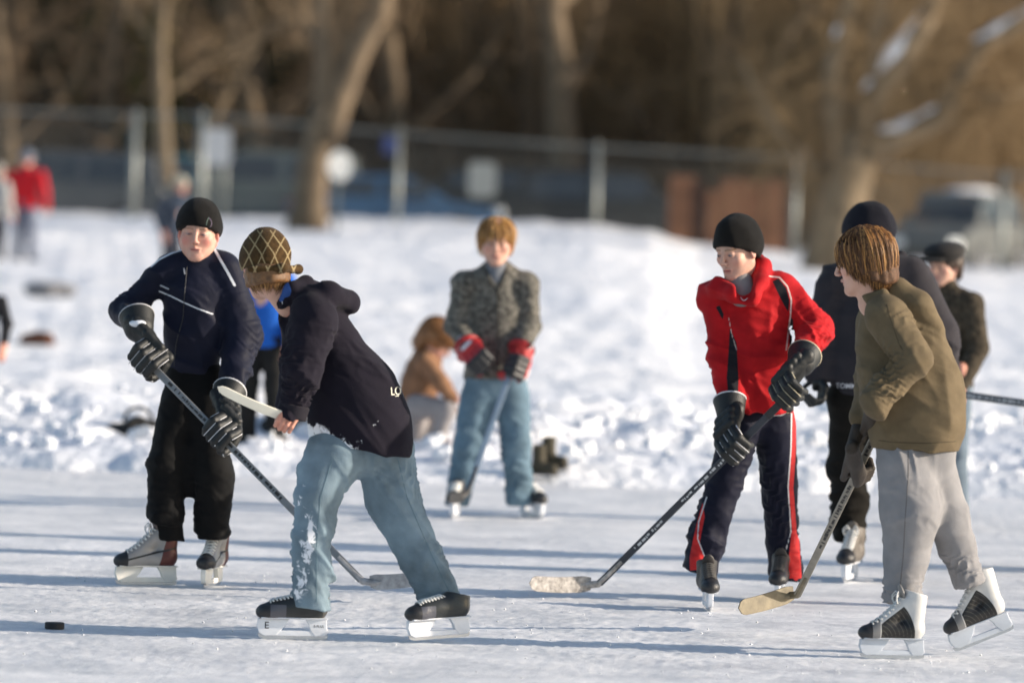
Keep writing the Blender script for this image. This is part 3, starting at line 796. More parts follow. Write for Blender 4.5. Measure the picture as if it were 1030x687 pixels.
# ---------------------------------------------------------------- parked cars
M_GLASS = mat('car_glass', (.03, .035, .04), .12, 0, .05, spec=.8)
M_TYRE = mat('tyre', (.025, .025, .025), .8)
M_RIM = mat('rim', (.5, .5, .52), .35, .8)
M_LAMP = mat('lamp_glass', (.88, .88, .84), .35, .0, .03, spec=1)
M_TAIL = mat('tail_lamp', (.4, .02, .02), .2)
M_TRIM = mat('black_trim', (.03, .03, .03), .6)
M_GLINT = mat('headlight_glint', (.8, .8, .75), .3)
_b = M_GLINT.node_tree.nodes['Principled BSDF']; _b.inputs['Emission Color'].default_value = (1, .93, .8, 1); _b.inputs['Emission Strength'].default_value = .9  # glow stands in for the sun glinting on an unlit headlight
def car(name, px, py_roof, Y, yaw, paint, label, suv=False, snow=False, glint=None):
    x = (px - 515) * Y / FOC; H = 1.75 if suv else 1.45
    zr = P3(px, py_roof, Y)[2]
    o = empty(name, (x, Y, zr - H)); tag(o, label, 'car', 'cars parked behind the fence')
    L = 4.5
    if suv: prof = [(-2.2, .35), (-2.25, .8), (-2.18, 1.05), (-1.9, 1.1), (1.05, 1.12), (2.05, .98), (2.22, .8), (2.25, .35)]; cab = [(-2.1, 1.08), (-1.95, 1.6), (-1.7, 1.74), (.35, 1.75), (.6, 1.7), (1.2, 1.1)]
    else: prof = [(-2.2, .35), (-2.25, .7), (-2.15, .92), (-1.6, .98), (.95, .96), (1.95, .82), (2.2, .65), (2.25, .35)]; cab = [(-1.75, .95), (-1.1, 1.38), (-.85, 1.44), (.1, 1.45), (.35, 1.4), (1.15, .94)]
    m = MB(); m.poly(prof[::-1], 1.72)
    b = m.build('body', paint, o, bevel=.09)
    m = MB(); n = len(cab); P = cab[::-1]
    f = lambda z: .82 - .16 * (z - .95) / .7
    V = [(x_, -f(z_), z_) for x_, z_ in P] + [(x_, f(z_), z_) for x_, z_ in P]
    Fc = [tuple(range(n)), tuple(range(2 * n - 1, n - 1, -1))] + [(j, i, i + n, j + n) for i, j in [(i, (i + 1) % n) for i in range(n)]]
    m.add(V, Fc); m.build('cabin', paint, o, bevel=.05)
    zt = max(z for _, z in cab); zb = min(z for _, z in cab)
    xs = [c[0] for c in cab]; x0, x1 = xs[0], xs[-1]
    for sy in (-1, 1):
        for a, c in ((.10, .47), (.52, .86)):
            xa = x0 + (x1 - x0) * a; xc = x0 + (x1 - x0) * c
            sh = .10 if suv else .2
            z1 = zt - .12; z0_ = zb + .06
            q = [(xa, z0_), (xc, z0_), (min(xc, x1 - .45) if c > .8 else xc, z1), (xa + (sh if a < .2 else 0) + .02, z1)]
            Vg = [(u, sy * (f(w) + .008), w) for u, w in q] + [(u, sy * (f(w) - .01), w) for u, w in q]
            gl = MB(); gl.add(Vg, [(0, 1, 2, 3), (7, 6, 5, 4), (0, 4, 5, 1), (1, 5, 6, 2), (2, 6, 7, 3), (3, 7, 4, 0)]); gl.build('side_window', M_GLASS, o)
    for nm, (pa, pb) in (('windscreen', (cab[-1], cab[-2])), ('rear_window', (cab[0], cab[1]))):
        sg = 1 if nm == 'windscreen' else -1
        V = []
        for e in (.012, -.01):
            for (u, w), t in (((pa[0], pa[1]), 0), ((pb[0], pb[1]), 1)):
                w_ = w + (.03 if t == 0 else -.04); u_ = u + sg * e
                V += [(u_, -f(w_) + .09, w_ + e * .6), (u_, f(w_) - .09, w_ + e * .6)]
        g = MB(); g.add(V, [(0, 1, 3, 2), (4, 6, 7, 5), (0, 4, 5, 1), (2, 3, 7, 6), (0, 2, 6, 4), (1, 5, 7, 3)]); g.build(nm, M_GLASS, o)
    for wx in (-1.38, 1.38):
        for wy in (-.8, .8):
            t = MB(); t.tube([(wx, wy - .1, .33), (wx, wy + .1, .33)], .33, 20); w = t.build('tyre', M_TYRE, o, bevel=.02)
            t = MB(); t.tube([(wx, wy - .108, .33), (wx, wy + .108, .33)], .2, 16); t.build('rim', M_RIM, w)
    for sy in (-1, 1):
        hz = .72 if not suv else .68
        t = MB(); t.box((2.2, sy * .62, hz), (.16, .26, .20)); t.build('headlight', glint if glint and sy == 1 else M_LAMP, o, bevel=.03)
        t = MB(); t.box((-2.2, sy * .66, hz + .05), (.1, .2, .2)); t.build('tail_light', M_TAIL, o, bevel=.02)
        t = MB(); t.box((.75, sy * .93, zb + .08), (.14, .16, .12)); t.build('mirror', paint, o, bevel=.03)
    t = MB(); t.box((2.24, 0, .5), (.06, 1.3, .16)); t.build('grille', M_TRIM, o, bevel=.01)
    if snow:
        V, F = sdf_mesh([ell((-.6, 0, zt + .0), (.9, .5, .09)), rough(.02, 6, 2)], .05)
        mesh_obj('roof_snow', V, F, M_TSNOW, o)
    o.rotation_euler = (0, 0, yaw)
    return o
paints = {k: mat('paint_' + k, c, .4, .1, .05, 2, coat=.15) for k, c in dict(grey=(.08, .085, .09), teal=(.04, .14, .18), green=(.12, .14, .13), blue=(.03, .085, .17), silver=(.20, .21, .20), dark=(.014, .015, .016)).items()}
car('parked_car', 60, 152, 119, math.radians(178), paints['grey'], 'dark grey car parked behind the red jacketed bystander', True)
car('parked_car', 178, 156, 127, math.radians(4), paints['teal'], 'dark teal car parked behind the two left fence posts')
car('parked_car', 262, 152, 120, math.radians(176), paints['green'], 'greenish grey car parked left of the leaning tree', True)
car('parked_car', 392, 176, 119, math.radians(3), paints['blue'], 'blue car parked right of the leaning tree')
car('parked_car', 480, 168, 127, math.radians(178), paints['dark'], 'black car parked behind the grey square sign')
car('parked_car', 612, 172, 122, math.radians(-3), paints['dark'], 'black van like car parked behind the middle fence post', True)
car('parked_car', 962, 193, 118, math.radians(-112), mat('paint_dull', (.11, .115, .11), .5), 'silver grey car with snow on its roof facing the rink', True, True, glint=M_GLINT)
car('parked_car', 1090, 205, 121, math.radians(178), paints['green'], 'grey green car parked at the far right edge')

# unseen poles added on the sunny side to throw long streaks on the ice
M_WOOD = mat('pole_wood', srgb(120, 96, 70), .85, 0, .3, 3, .6, 15, stretch=(1, 1, .15))
def ppole(px, py, dist, r):
    q = GP(px, py); h = Vector((SUN_DIR.x, SUN_DIR.y)).normalized()
    return (q[0] + h.x * dist, q[1] + h.y * dist, 0), r
for i, (px, py, dist, r, lab) in enumerate(((500, 554, 13, .13, 'tall unseen pole added right of the rink to cast a shadow, the thicker one'), (900, 609, 9, .09, 'slimmer unseen pole added right of the rink to cast a shadow'))):
    loc, r = ppole(px, py, dist, r); o = empty('shadow_pole', loc); tag(o, lab, 'pole', 'unseen shadow poles beside the rink')
    m = MB(); m.tube([(0, 0, -.02), (0, 0, 10.5)], [r, r * .75], 14); m.build('pole', M_WOOD, o, True)
    m = MB(); m.box((0, 0, 10.3), (1.1, .08, .1)); m.build('crossarm', M_WOOD, o, bevel=.01)
    for sx in (-.45, .45):
        m = MB(); m.tube([(sx, 0, 10.24), (sx, 0, 10.1), (sx, 0, 9.95)], [.05, .08, .16], 14); m.build('pole_fitting', M_TRIM, o, True)
# ================================================================ tools for people
M_SKIN = mat('skin', (1, 1, 1), .5, 0, .06, 30, .15, 500, spec=.35, cattr='Col')
_bs = M_SKIN.node_tree.nodes['Principled BSDF']; _bs.inputs['Subsurface Weight'].default_value = .05; _bs.inputs['Subsurface Radius'].default_value = (.012, .004, .002); _bs.inputs['Subsurface Scale'].default_value = .5
M_BLADE = mat('steel', (.55, .57, .60), .25, .9, .05, 20)
M_HOLDER = mat('holder_white', (.74, .76, .80), .35, 0, .08, 12, .1, 60)
M_LACE = mat('lace', (.72, .72, .70), .8, 0, .1, 60, .4, 700)
M_BLACKL = mat('black_leather', (.020, .020, .022), .42, 0, .25, 30, .4, 300)

class Fig:
    def __init__(s, px, Y, label, group=None, z=0.0):
        s.Y = Y; s.k = Y / FOC
        s.root = np.array([(px - 515) * s.k, Y, z])
        s.o = empty('person', tuple(s.root)); tag(s.o, label, 'person', group)
        s.bv = {}; s.vf = {}
    def p(s, px, py, d=0.0): return P3(px, py, s.Y + d) - s.root
    def r(s, v): return v * s.k
    def C(s, a, b, ra, rb, k=.02, q=1.0, op='+'): return cone(s.p(*a), s.p(*b), s.r(ra), s.r(rb), k, q, op)
    def ch(s, pts, rads, k=.02, q=1.0): return [s.C(pts[i], pts[i + 1], rads[i], rads[i + 1], k, q) for i in range(len(pts) - 1)]
    def hc(s, a, n, R=.15, k=.004): return hcut(s.p(*a), n, R, k)
    def px(s, V):
        W = V + s.root; x = W[:, 0] / W[:, 1] * FOC; y = HOR - 343.5 - (W[:, 2] - CAM_Z) / W[:, 1] * FOC; c, n = math.cos(ROLL), math.sin(ROLL)
        return np.stack([515 + x * c - y * n, 343.5 + x * n + y * c], 1)
    def garment(s, name, prims, h, m, parent=None, strokes=None, label=None, smooth_it=1, snow=None, drop=None):
        V, F = sdf_mesh(prims, h, smooth_it); N = vnormals(V, F); at = {}
        if strokes:
            P = s.px(V); front = -N[:, 1]
            for an, items in strokes.items():
                D = np.full(len(V), -9.0)
                for it in items:
                    if it[0] == 'line': d = it[2] / 2 - dist_poly(P, it[1])
                    elif it[0] == 'poly': d = sd_poly(P, it[1])
                    D = np.maximum(D, d)
                at[an] = np.where(front > -.15, D * s.k, -.02)
        if snow: at['snow'] = snow(s.px(V), N)
        o = mesh_obj(name, V, F, m, parent or s.o, True, at)
        if label: o['label'] = label
        key = name
        while key in s.bv: key += '+'
        s.bv[key] = BVHTree.FromPolygons([tuple(v) for v in V], [tuple(int(i) for i in f) for f in F]); o['_k'] = key
        del o['_k']
        s.last = key
        return o
    def hit(s, key, px, py, off=.002):
        o = np.array([0, 0, CAM_Z]) - s.root; d = nv(P3(px, py, s.Y) - np.array([0, 0, CAM_Z]))
        best = None
        for k in (key if isinstance(key, (list, tuple)) else [key]):
            h = s.bv[k].ray_cast(Vector(o), Vector(d))
            if h[0] is not None and (best is None or h[3] < best[1]): best = (np.array(h[0]), h[3])
        if best is None: return None
        return best[0] - d * off
    def piping(s, key, pts, wpx, m, name, parent, n=6, off=0.0):
        pts = np.array(pts, float); L = np.r_[0, np.cumsum(np.linalg.norm(np.diff(pts, axis=0), axis=1))]
        u = np.linspace(0, L[-1], max(4, int(L[-1] / 1.8))); Q = []
        for t in u:
            h = s.hit(key, np.interp(t, L, pts[:, 0]), np.interp(t, L, pts[:, 1]), off)
            if h is not None: Q.append(h)
        if len(Q) < 3: return None
        Q = np.array(Q)
        for _ in range(2): Q[1:-1] = .5 * Q[1:-1] + .25 * (Q[2:] + Q[:-2])
        # break at depth jumps
        keep = np.r_[True, np.abs(np.diff(Q[:, 1])) < .05]
        b = MB(); st = 0
        cuts = [0] + [i for i in range(1, len(Q)) if not keep[i]] + [len(Q)]
        for a, c in zip(cuts[:-1], cuts[1:]):
            if c - a >= 3: b.tube(Q[a:c], s.r(wpx) / 2, n)
        return b.build(name, m, parent, True) if b.V else None
    def text(s, key, txt, px, py, hpx, ang, m, parent, name='lettering', sx=1.0, off=.003):
        V, F = text_mesh(txt)
        V = V * hpx; a = math.radians(ang); c, sn = math.cos(a), math.sin(a); out = []
        for x, y in V[:, :2]:
            x *= sx; X = px + x * c + y * sn; Yp = py + x * sn - y * c
            h = s.hit(key, X, Yp, off)
            out.append(h)
        F = [f for f in F if all(out[i] is not None for i in f)]
        out = [np.zeros(3) if v is None else v for v in out]; used = sorted({i for f in F for i in f}); ix = {u: i for i, u in enumerate(used)}
        return mesh_obj(name, [out[u] for u in used], [tuple(ix[i] for i in f) for f in F], m, parent, False)

def text_mesh(txt):
    cu = bpy.data.curves.new('t', 'FONT'); cu.body = txt; cu.size = 1.35; cu.align_x = 'CENTER'; cu.align_y = 'CENTER'; cu.offset = .012
    o = bpy.data.objects.new('t', cu); COL.objects.link(o)
    me = bpy.data.meshes.new_from_object(o.evaluated_get(bpy.context.evaluated_depsgraph_get()))
    V = np.array([v.co[:] for v in me.vertices]); F = [tuple(p.vertices) for p in me.polygons]
    bpy.data.objects.remove(o); bpy.data.curves.remove(cu); bpy.data.meshes.remove(me)
    return V, F

def dist_poly(P, pts):
    pts = np.array(pts, float); D = np.full(len(P), 1e9)
    for a, b in zip(pts[:-1], pts[1:]):
        u = b - a; t = np.clip(((P - a) @ u) / (u @ u + 1e-9), 0, 1)
        D = np.minimum(D, np.linalg.norm(P - a - t[:, None] * u, axis=1))
    return D
def sd_poly(P, pts):
    pts = np.array(pts, float); D = dist_poly(P, np.vstack([pts, pts[:1]])); ins = np.zeros(len(P), bool); n = len(pts)
    for i in range(n):
        a, b = pts[i], pts[(i + 1) % n]
        c = ((a[1] > P[:, 1]) != (b[1] > P[:, 1])) & (P[:, 0] < (b[0] - a[0]) * (P[:, 1] - a[1]) / (b[1] - a[1] + 1e-12) + a[0])
        ins ^= c
    return np.where(ins, D, -D)

def frame(f, up=(0, 0, 1)):
    """columns: right hand side x, forward y, up z"""
    f = nv(f); x = nv(np.cross(f, up)); z = np.cross(x, f)
    return np.stack([x, f, z], 1)

SKIN = np.array([.60, .36, .27])
def head_prims(c, M, S, jaw=1.0, neck=None):
    g = lambda x, y, z: c + M @ (np.array([x, y, z]) * S)
    R = lambda *r: tuple(v * S for v in r)
    P = [ell(g(0, -.012, .035), R(.074, .094, .084), M),
         ell(g(0, .026, -.034), R(.060 * jaw, .062, .078), M, .03 * S)]
    for s in (-1, 1):
        P += [cone(g(s * .056 * jaw, .0, -.045), g(s * .018, .064, -.094), .018 * S, .015 * S, .03 * S),
              ell(g(s * .041, .058, -.022), R(.024, .022, .022), M, .02 * S)]
    P += [ell(g(0, .070, -.098), R(.022, .018, .017), M, .02 * S),
          cone(g(-.034, .076, .024), g(.034, .076, .024), .012 * S, .012 * S, .014 * S)]
    for s in (-1, 1): P.append(ell(g(s * .031, .099, .001), R(.019, .017, .012), M, .012 * S, '-'))
    for s in (-1, 1): P.append(ell(g(s * .031, .076, .001), R(.0145, .0135, .0125), M, .003 * S))
    P += [cone(g(0, .086, .016), g(0, .108, -.026), .008 * S, .0105 * S, .01 * S),
          ell(g(-.011, .100, -.032), R(.008, .010, .007), M, .006 * S), ell(g(.011, .100, -.032), R(.008, .010, .007), M, .006 * S),
          cone(g(-.019, .082, -.060), g(0, .092, -.056), .005 * S, .0065 * S, .005 * S), cone(g(.019, .082, -.060), g(0, .092, -.056), .005 * S, .0065 * S, .005 * S),
          cone(g(-.015, .082, -.071), g(.015, .082, -.071), .0065 * S, .0065 * S, .006 * S),
          cone(g(-.019, .090, -.0645), g(.019, .090, -.0645), .0022 * S, .0022 * S, .003 * S, op='-')]
    for s in (-1, 1):
        Me = M @ np.array(Matrix.Rotation(s * -.35, 3, 'Z')) @ np.array(Matrix.Rotation(.2, 3, 'X'))
        P.append(ell(g(s * .079, -.006, -.006), R(.010, .019, .031), Me, .008 * S))
        P.append(ell(g(s * .088, -.001, -.003), R(.006, .009, .016), Me, .006 * S, '-'))
    if neck is not None:
        P += [cone(g(0, -.018, -.060), np.asarray(neck), .050 * S, .058 * S, .025 * S)]
    return P
def head_colour(V, c, M, S, flush=.5, hair=(.2, .12, .06), open_mouth=True):
    L = ((V - c) @ M) / S; x, y, z = np.abs(L[:, 0]), L[:, 1], L[:, 2]
    col = np.tile(SKIN, (len(V), 1))
    def blend(w, c2): 
        nonlocal col
        w = np.clip(w, 0, 1)[:, None]; col = col * (1 - w) + np.array(c2) * w
    g = lambda dx, dy, dz, sx, sy, sz: np.exp(-((x - dx) / sx) ** 2 - ((y - dy) / sy) ** 2 - ((z - dz) / sz) ** 2)
    blend(flush * g(.045, .06, -.03, .022, .05, .022), (.62, .22, .18))
    blend(flush * .7 * g(0, .11, -.03, .013, .03, .012), (.60, .24, .18))
    blend(.5 * flush * g(0, .08, -.095, .02, .04, .015), (.58, .26, .2))
    blend(1.2 * flush * (x > .075) * (y < .03), (.62, .25, .2))
    blend(1.4 * g(0, .09, -.064, .019, .03, .0085), (.46, .17, .15))
    blend(1.6 * np.clip(1 - np.abs(z + .0645) / .0028, 0, 1) * (x < .019) * (y > .06), (.12, .04, .04))
    eye = ((x - .031) / .0125) ** 2 + ((z - .001) / .0042) ** 2
    m = (eye < 1.0) & (y > .065); col[m] = (.30, .28, .27)
    ir = (((x - .030) / .0060) ** 2 + ((z - .001) / .0050) ** 2 < 1) & (y > .065); col[ir] = (.06, .07, .08)
    lid = (y > .06) & (np.abs(eye - 1.25) < .45); blend(.65 * lid, (.22, .11, .09))
    brow = (y > .05) * np.clip(1.3 - np.abs(z - .021 - .004 * np.cos((x - .03) * 60)) / .0045, 0, 1) * (x > .012) * (x < .050)
    blend(.85 * brow, hair)
    no = ((x - .0075) / .004) ** 2 + ((z + .039) / .0035) ** 2 < 1; blend(.7 * (no & (y > .08)), (.12, .05, .04))
    blot = .5 + .5 * snoise(L[:, 0], L[:, 1], L[:, 2], 4, 60, 5); blend(.28 * np.clip(blot, 0, 1) * flush, (.62, .28, .22))
    return np.clip(col, 0, 1)

def make_body(fig, hd, joints, rad, hands=()):
    """one continuous skin mesh: torso and limbs under the clothes, detailed head and bare hands grown out of it"""
    c, f, up, S = hd['c'], hd['f'], hd.get('up', (0, 0, 1)), hd['S']
    M = frame(f, up)
    Vh, Fh = sdf_mesh(head_prims(c, M, S, hd.get('jaw', 1), hd['neck']), hd.get('h', .0032), 1)
    colh = head_colour(Vh, c, M, S, hd.get('flush', .5), hd.get('hair', (.2, .12, .06)))
    Vb, Fb = sdf_mesh(joints, .016, 1)
    Vs, Fs, Cs = [Vh, Vb], [Fh, Fb + len(Vh)], [colh, np.tile(SKIN, (len(Vb), 1))]
    n = len(Vh) + len(Vb)
    for hp in hands:
        V, F = sdf_mesh(hp, .0028, 1); Vs.append(V); Fs.append(F + n); n += len(V)
        cc = np.tile(SKIN * (1.05, .82, .78), (len(V), 1)); Cs.append(cc)
    return mesh_obj('body', np.concatenate(Vs), np.concatenate(Fs), M_SKIN, fig.o, True, {'Col': np.concatenate(Cs)})

def limbs(fig, sh, el, wr, hip, kn, an, neck, s=.86):
    """joints in pixels -> slim limbs for the body under the clothes (pairs)"""
    P = []; q = fig.p
    nk = np.asarray(neck)
    shl = [q(*v) for v in sh]; hl = [q(*v) for v in hip]; mid_s = (shl[0] + shl[1]) / 2; mid_h = (hl[0] + hl[1]) / 2
    P += [cone(mid_h, mid_s * .6 + mid_h * .4, .07 * s, .075 * s, .04), cone(mid_s * .6 + mid_h * .4, mid_s, .075 * s, .06 * s, .04), cone(mid_s, nk, .055 * s, .05 * s, .03), cone(hl[0], hl[1], .055 * s, .055 * s, .04), cone(shl[0], shl[1], .04 * s, .04 * s, .04)]
    for i in range(2):
        e, w, k, a = q(*el[i]), q(*wr[i]), q(*kn[i]), q(*an[i])
        P += [cone(shl[i], e, .042 * s, .036 * s, .02), cone(e, w, .036 * s, .026 * s, .02), cone(hl[i], k, .062 * s, .048 * s, .03), cone(k, a, .046 * s, .032 * s, .02)]
    return P

# ---------------------------------------------------------------- hands and gloves
def hand_geo(C, s, W, g, back, fr, sp, open_=0.0):
    C = np.asarray(C); W = np.asarray(W); s = nv(s); a = (C - W); a = nv(a - s * (a @ s)); n = np.cross(s, a)
    if n[1] * back > 0: n = -n                      # back > 0: the back of the hand looks at the camera
    fingers = []
    for i in range(4):
        o = s * (i - 1.5) * sp; ln = (1.0, 1.1, 1.04, .86)[i]
        k = C - a * .034 * g + n * .036 * g + o; p1 = C + a * .016 * g * ln + n * (.043 + open_) * g + o * 1.02
        p2 = C + a * .040 * g * ln + n * .010 * g + o * 1.02; p3 = C + a * .020 * g - n * .026 * g * ln + o
        fingers.append([k, p1, p2, p3])
    th = [C - a * .066 * g - n * .010 * g - s * 1.3 * sp, C - a * .028 * g - n * .034 * g - s * 1.9 * sp, C + a * .004 * g - n * .038 * g - s * 1.9 * sp, C + a * .026 * g - n * .024 * g - s * 1.7 * sp]
    return C, s, a, n, fingers, th
def hand_prims(C, s, W, g=.82, back=1, fr=.0090, sp=.0188, E=None):
    C, s, a, n, fingers, th = hand_geo(C, s, W, g, back, fr, sp)
    P = []
    for i, f in enumerate(fingers):
        w = W + s * (i - 1.5) * sp * .55
        P += [cone(w, f[0], .019, fr * 1.35, .012)]
    for i, f in enumerate(fingers):
        sc = (1, 1.02, .98, .86)[i]
        P += [cone(f[0], f[1], fr * 1.15 * sc, fr * 1.02 * sc, .003), cone(f[1], f[2], fr * 1.02 * sc, fr * .95 * sc, .003), cone(f[2], f[3], fr * .95 * sc, fr * .8 * sc, .003)]
    P += [cone(C - a * .05 * g - n * .004, C - a * .03 * g + n * .004 - s * .6 * sp, .018, .016, .01)]
    P += [cone(W, th[0], .018, .014, .012), cone(th[0], th[1], .0135, .0105, .006), cone(th[1], th[2], .0105, .0098, .004), cone(th[2], th[3], .0098, .008, .004)]
    P += [cone(W, W - a * .09 if E is None else np.asarray(E), .024, .03, .01)]
    return P

def hockey_glove(fig, C, s, W, E, main, trim, pad, back=1, h=.0042, g=1.22, cuff=True, padlab=None, label=None, sc=1.0, clen=.08, fing=None):
    """bulky padded glove closed round the shaft: fingers, thumb, rolls on the back, flared cuff, light piping"""
    fr, sp = .0155 * sc, .029 * sc; g = g * sc
    C, s, a, n, fingers, th = hand_geo(C, s, W, g, back, fr, sp)
    P = []
    for i, f in enumerate(fingers):
        w = W + s * (i - 1.5) * sp * .95 + n * .008
        P += [cone(w, f[0] * .93 + w * .07, .033 * sc, fr * 1.22, .006)]
    for i, f in enumerate(fingers):
        m1 = f[0] * .45 + f[1] * .55
        P += [cone(f[0], m1, fr * 1.18, fr * 1.1, .002), cone(m1 + (f[1] - f[0]) * .12, f[1], fr * 1.12, fr * 1.12, .002), cone(f[1] * .85 + f[2] * .15, f[2], fr * 1.1, fr, .002), cone(f[2] * .88 + f[3] * .12, f[3], fr, fr * .85, .002)]
    P += [cone(W, C - a * .045 * g, .041 * sc, .034 * sc, .012)]
    P += [cone(W - s * sp, th[0], .024 * sc, .021 * sc, .008), cone(th[0], th[1], .020 * sc, .018 * sc, .003), cone(th[1] + (th[2] - th[1]) * .2, th[2], .018 * sc, .017 * sc, .002), cone(th[2], th[3], .016 * sc, .013 * sc, .002)]
    # roll pads across the back of the hand
    for j, t in enumerate((.12, .42, .72)):
        m = W * (1 - t) + (C - a * .034 * g) * t + n * (.036 + .005 * j) * g
        P.append(cone(m - s * sp * 1.3, m + s * sp * 1.3, .0175 * sc, .0175 * sc, .002))
    P.append(rough(.0022, 60, 5)); P.append(rough(.0012, 150, 6))
    o = fig.garment('hockey_glove', P, h, main, label=label); key = [fig.last]
    fa = nv(W - E)
    if cuff:
        c0 = W - fa * .005; c0 = W + fa * -.02; c1 = W - fa * clen * sc
        P = [cone(c0, c1, .056 * sc, .068 * sc, .01), hcut(c1 + fa * .0, -fa, .12), cone(c1 - fa * .05, c1 + fa * .03, .058 * sc, .054 * sc, .004, op='-')]
        V, F = sdf_mesh(P, h)
        cu = mesh_obj('cuff', V, F, main, o); fig.bv['cuff' + str(len(fig.bv))] = BVHTree.FromPolygons([tuple(v) for v in V], [tuple(int(i) for i in f) for f in F])
        key.append('cuff' + str(len(fig.bv) - 1))
        e1 = nv(np.cross(fa, (0.2, .3, 1))); e2 = np.cross(fa, e1)
        ring = [c1 + fa * .004 + (e1 * math.cos(t) + e2 * math.sin(t)) * .0645 * sc for t in np.linspace(0, 2 * math.pi, 26)]
        b = MB(); b.tube(ring, .0042 * sc, 6); b.build('cuff_trim', trim, o, True)
        m0 = W - fa * .03 * sc + n * .0; 
        if pad is not None:      # coloured plate on the back of the cuff
            c = W - fa * .05 * sc + n * .040 * sc
            V, F = sdf_mesh([ell(c, (.030 * sc, .030 * sc, .012 * sc), np.stack([s, fa, n], 1)), ], .004); mesh_obj('cuff_plate', V, F, pad, o)
    b = MB()
    for i in range(4):          # piping down each finger
        f = fingers[i]; e = fr * 1.12
        pts = [f[0] - a * .02 * g + n * e * 1.05, f[0] * .5 + f[1] * .5 + n * e * 1.12, f[1] + n * e * .9 + a * e * .45, f[1] * .5 + f[2] * .5 + a * e * .98 + n * .2 * e, f[2] + a * e * .95]
        if i < 3:
            pts = [p_ + s * sp * .5 - n * fr * .42 - a * 0 for p_ in pts]
            b.tube(pts, .0017 * sc, 5)
    if fing is not None:         # palm side and fingers of another colour than the back
        PP = []
        for i, f in enumerate(fingers):
            PP += [cone(f[1], f[2], fr * 1.25, fr * 1.16, .002), cone(f[2], f[3], fr * 1.16, fr, .002)]
        V, F = sdf_mesh(PP, h); mesh_obj('fingers', V, F, fing, o)
        cc = C - a * .06 * g + n * .045 * g
        V, F = sdf_mesh([cone(cc - s * .02, cc + s * .02, .022 * sc, .022 * sc)], h); mesh_obj('back_plate', V, F, pad or trim, o)
    e = .0195 * sc
    b.tube([th[0] - n * e * .6 - s * e * .8, th[1] - n * e * .7 - s * e * .7, th[2] - n * e * .8 - s * e * .5, th[3] - s * e * .9], .0028 * sc, 5)
    w0 = W + n * .028 * g
    b.tube([w0 - s * sp * 1.7 - n * .01, w0 - s * sp * .7 + n * .008, w0 + s * sp * .7 + n * .008, w0 + s * sp * 1.7 - n * .01], .003 * sc, 5)
    b.tube([w0 - s * sp * 1.7 - n * .01, fingers[0][0] - s * fr * 1.1 + n * fr * .2, fingers[0][1] - s * fr * 1.1], .003 * sc, 5)
    b.tube([w0 + s * sp * 1.7 - n * .01, fingers[3][0] + s * fr * 1.1 + n * fr * .2, fingers[3][1] + s * fr * 1.1], .003 * sc, 5)
    b.build('piping', trim, o, True)
    return o, key

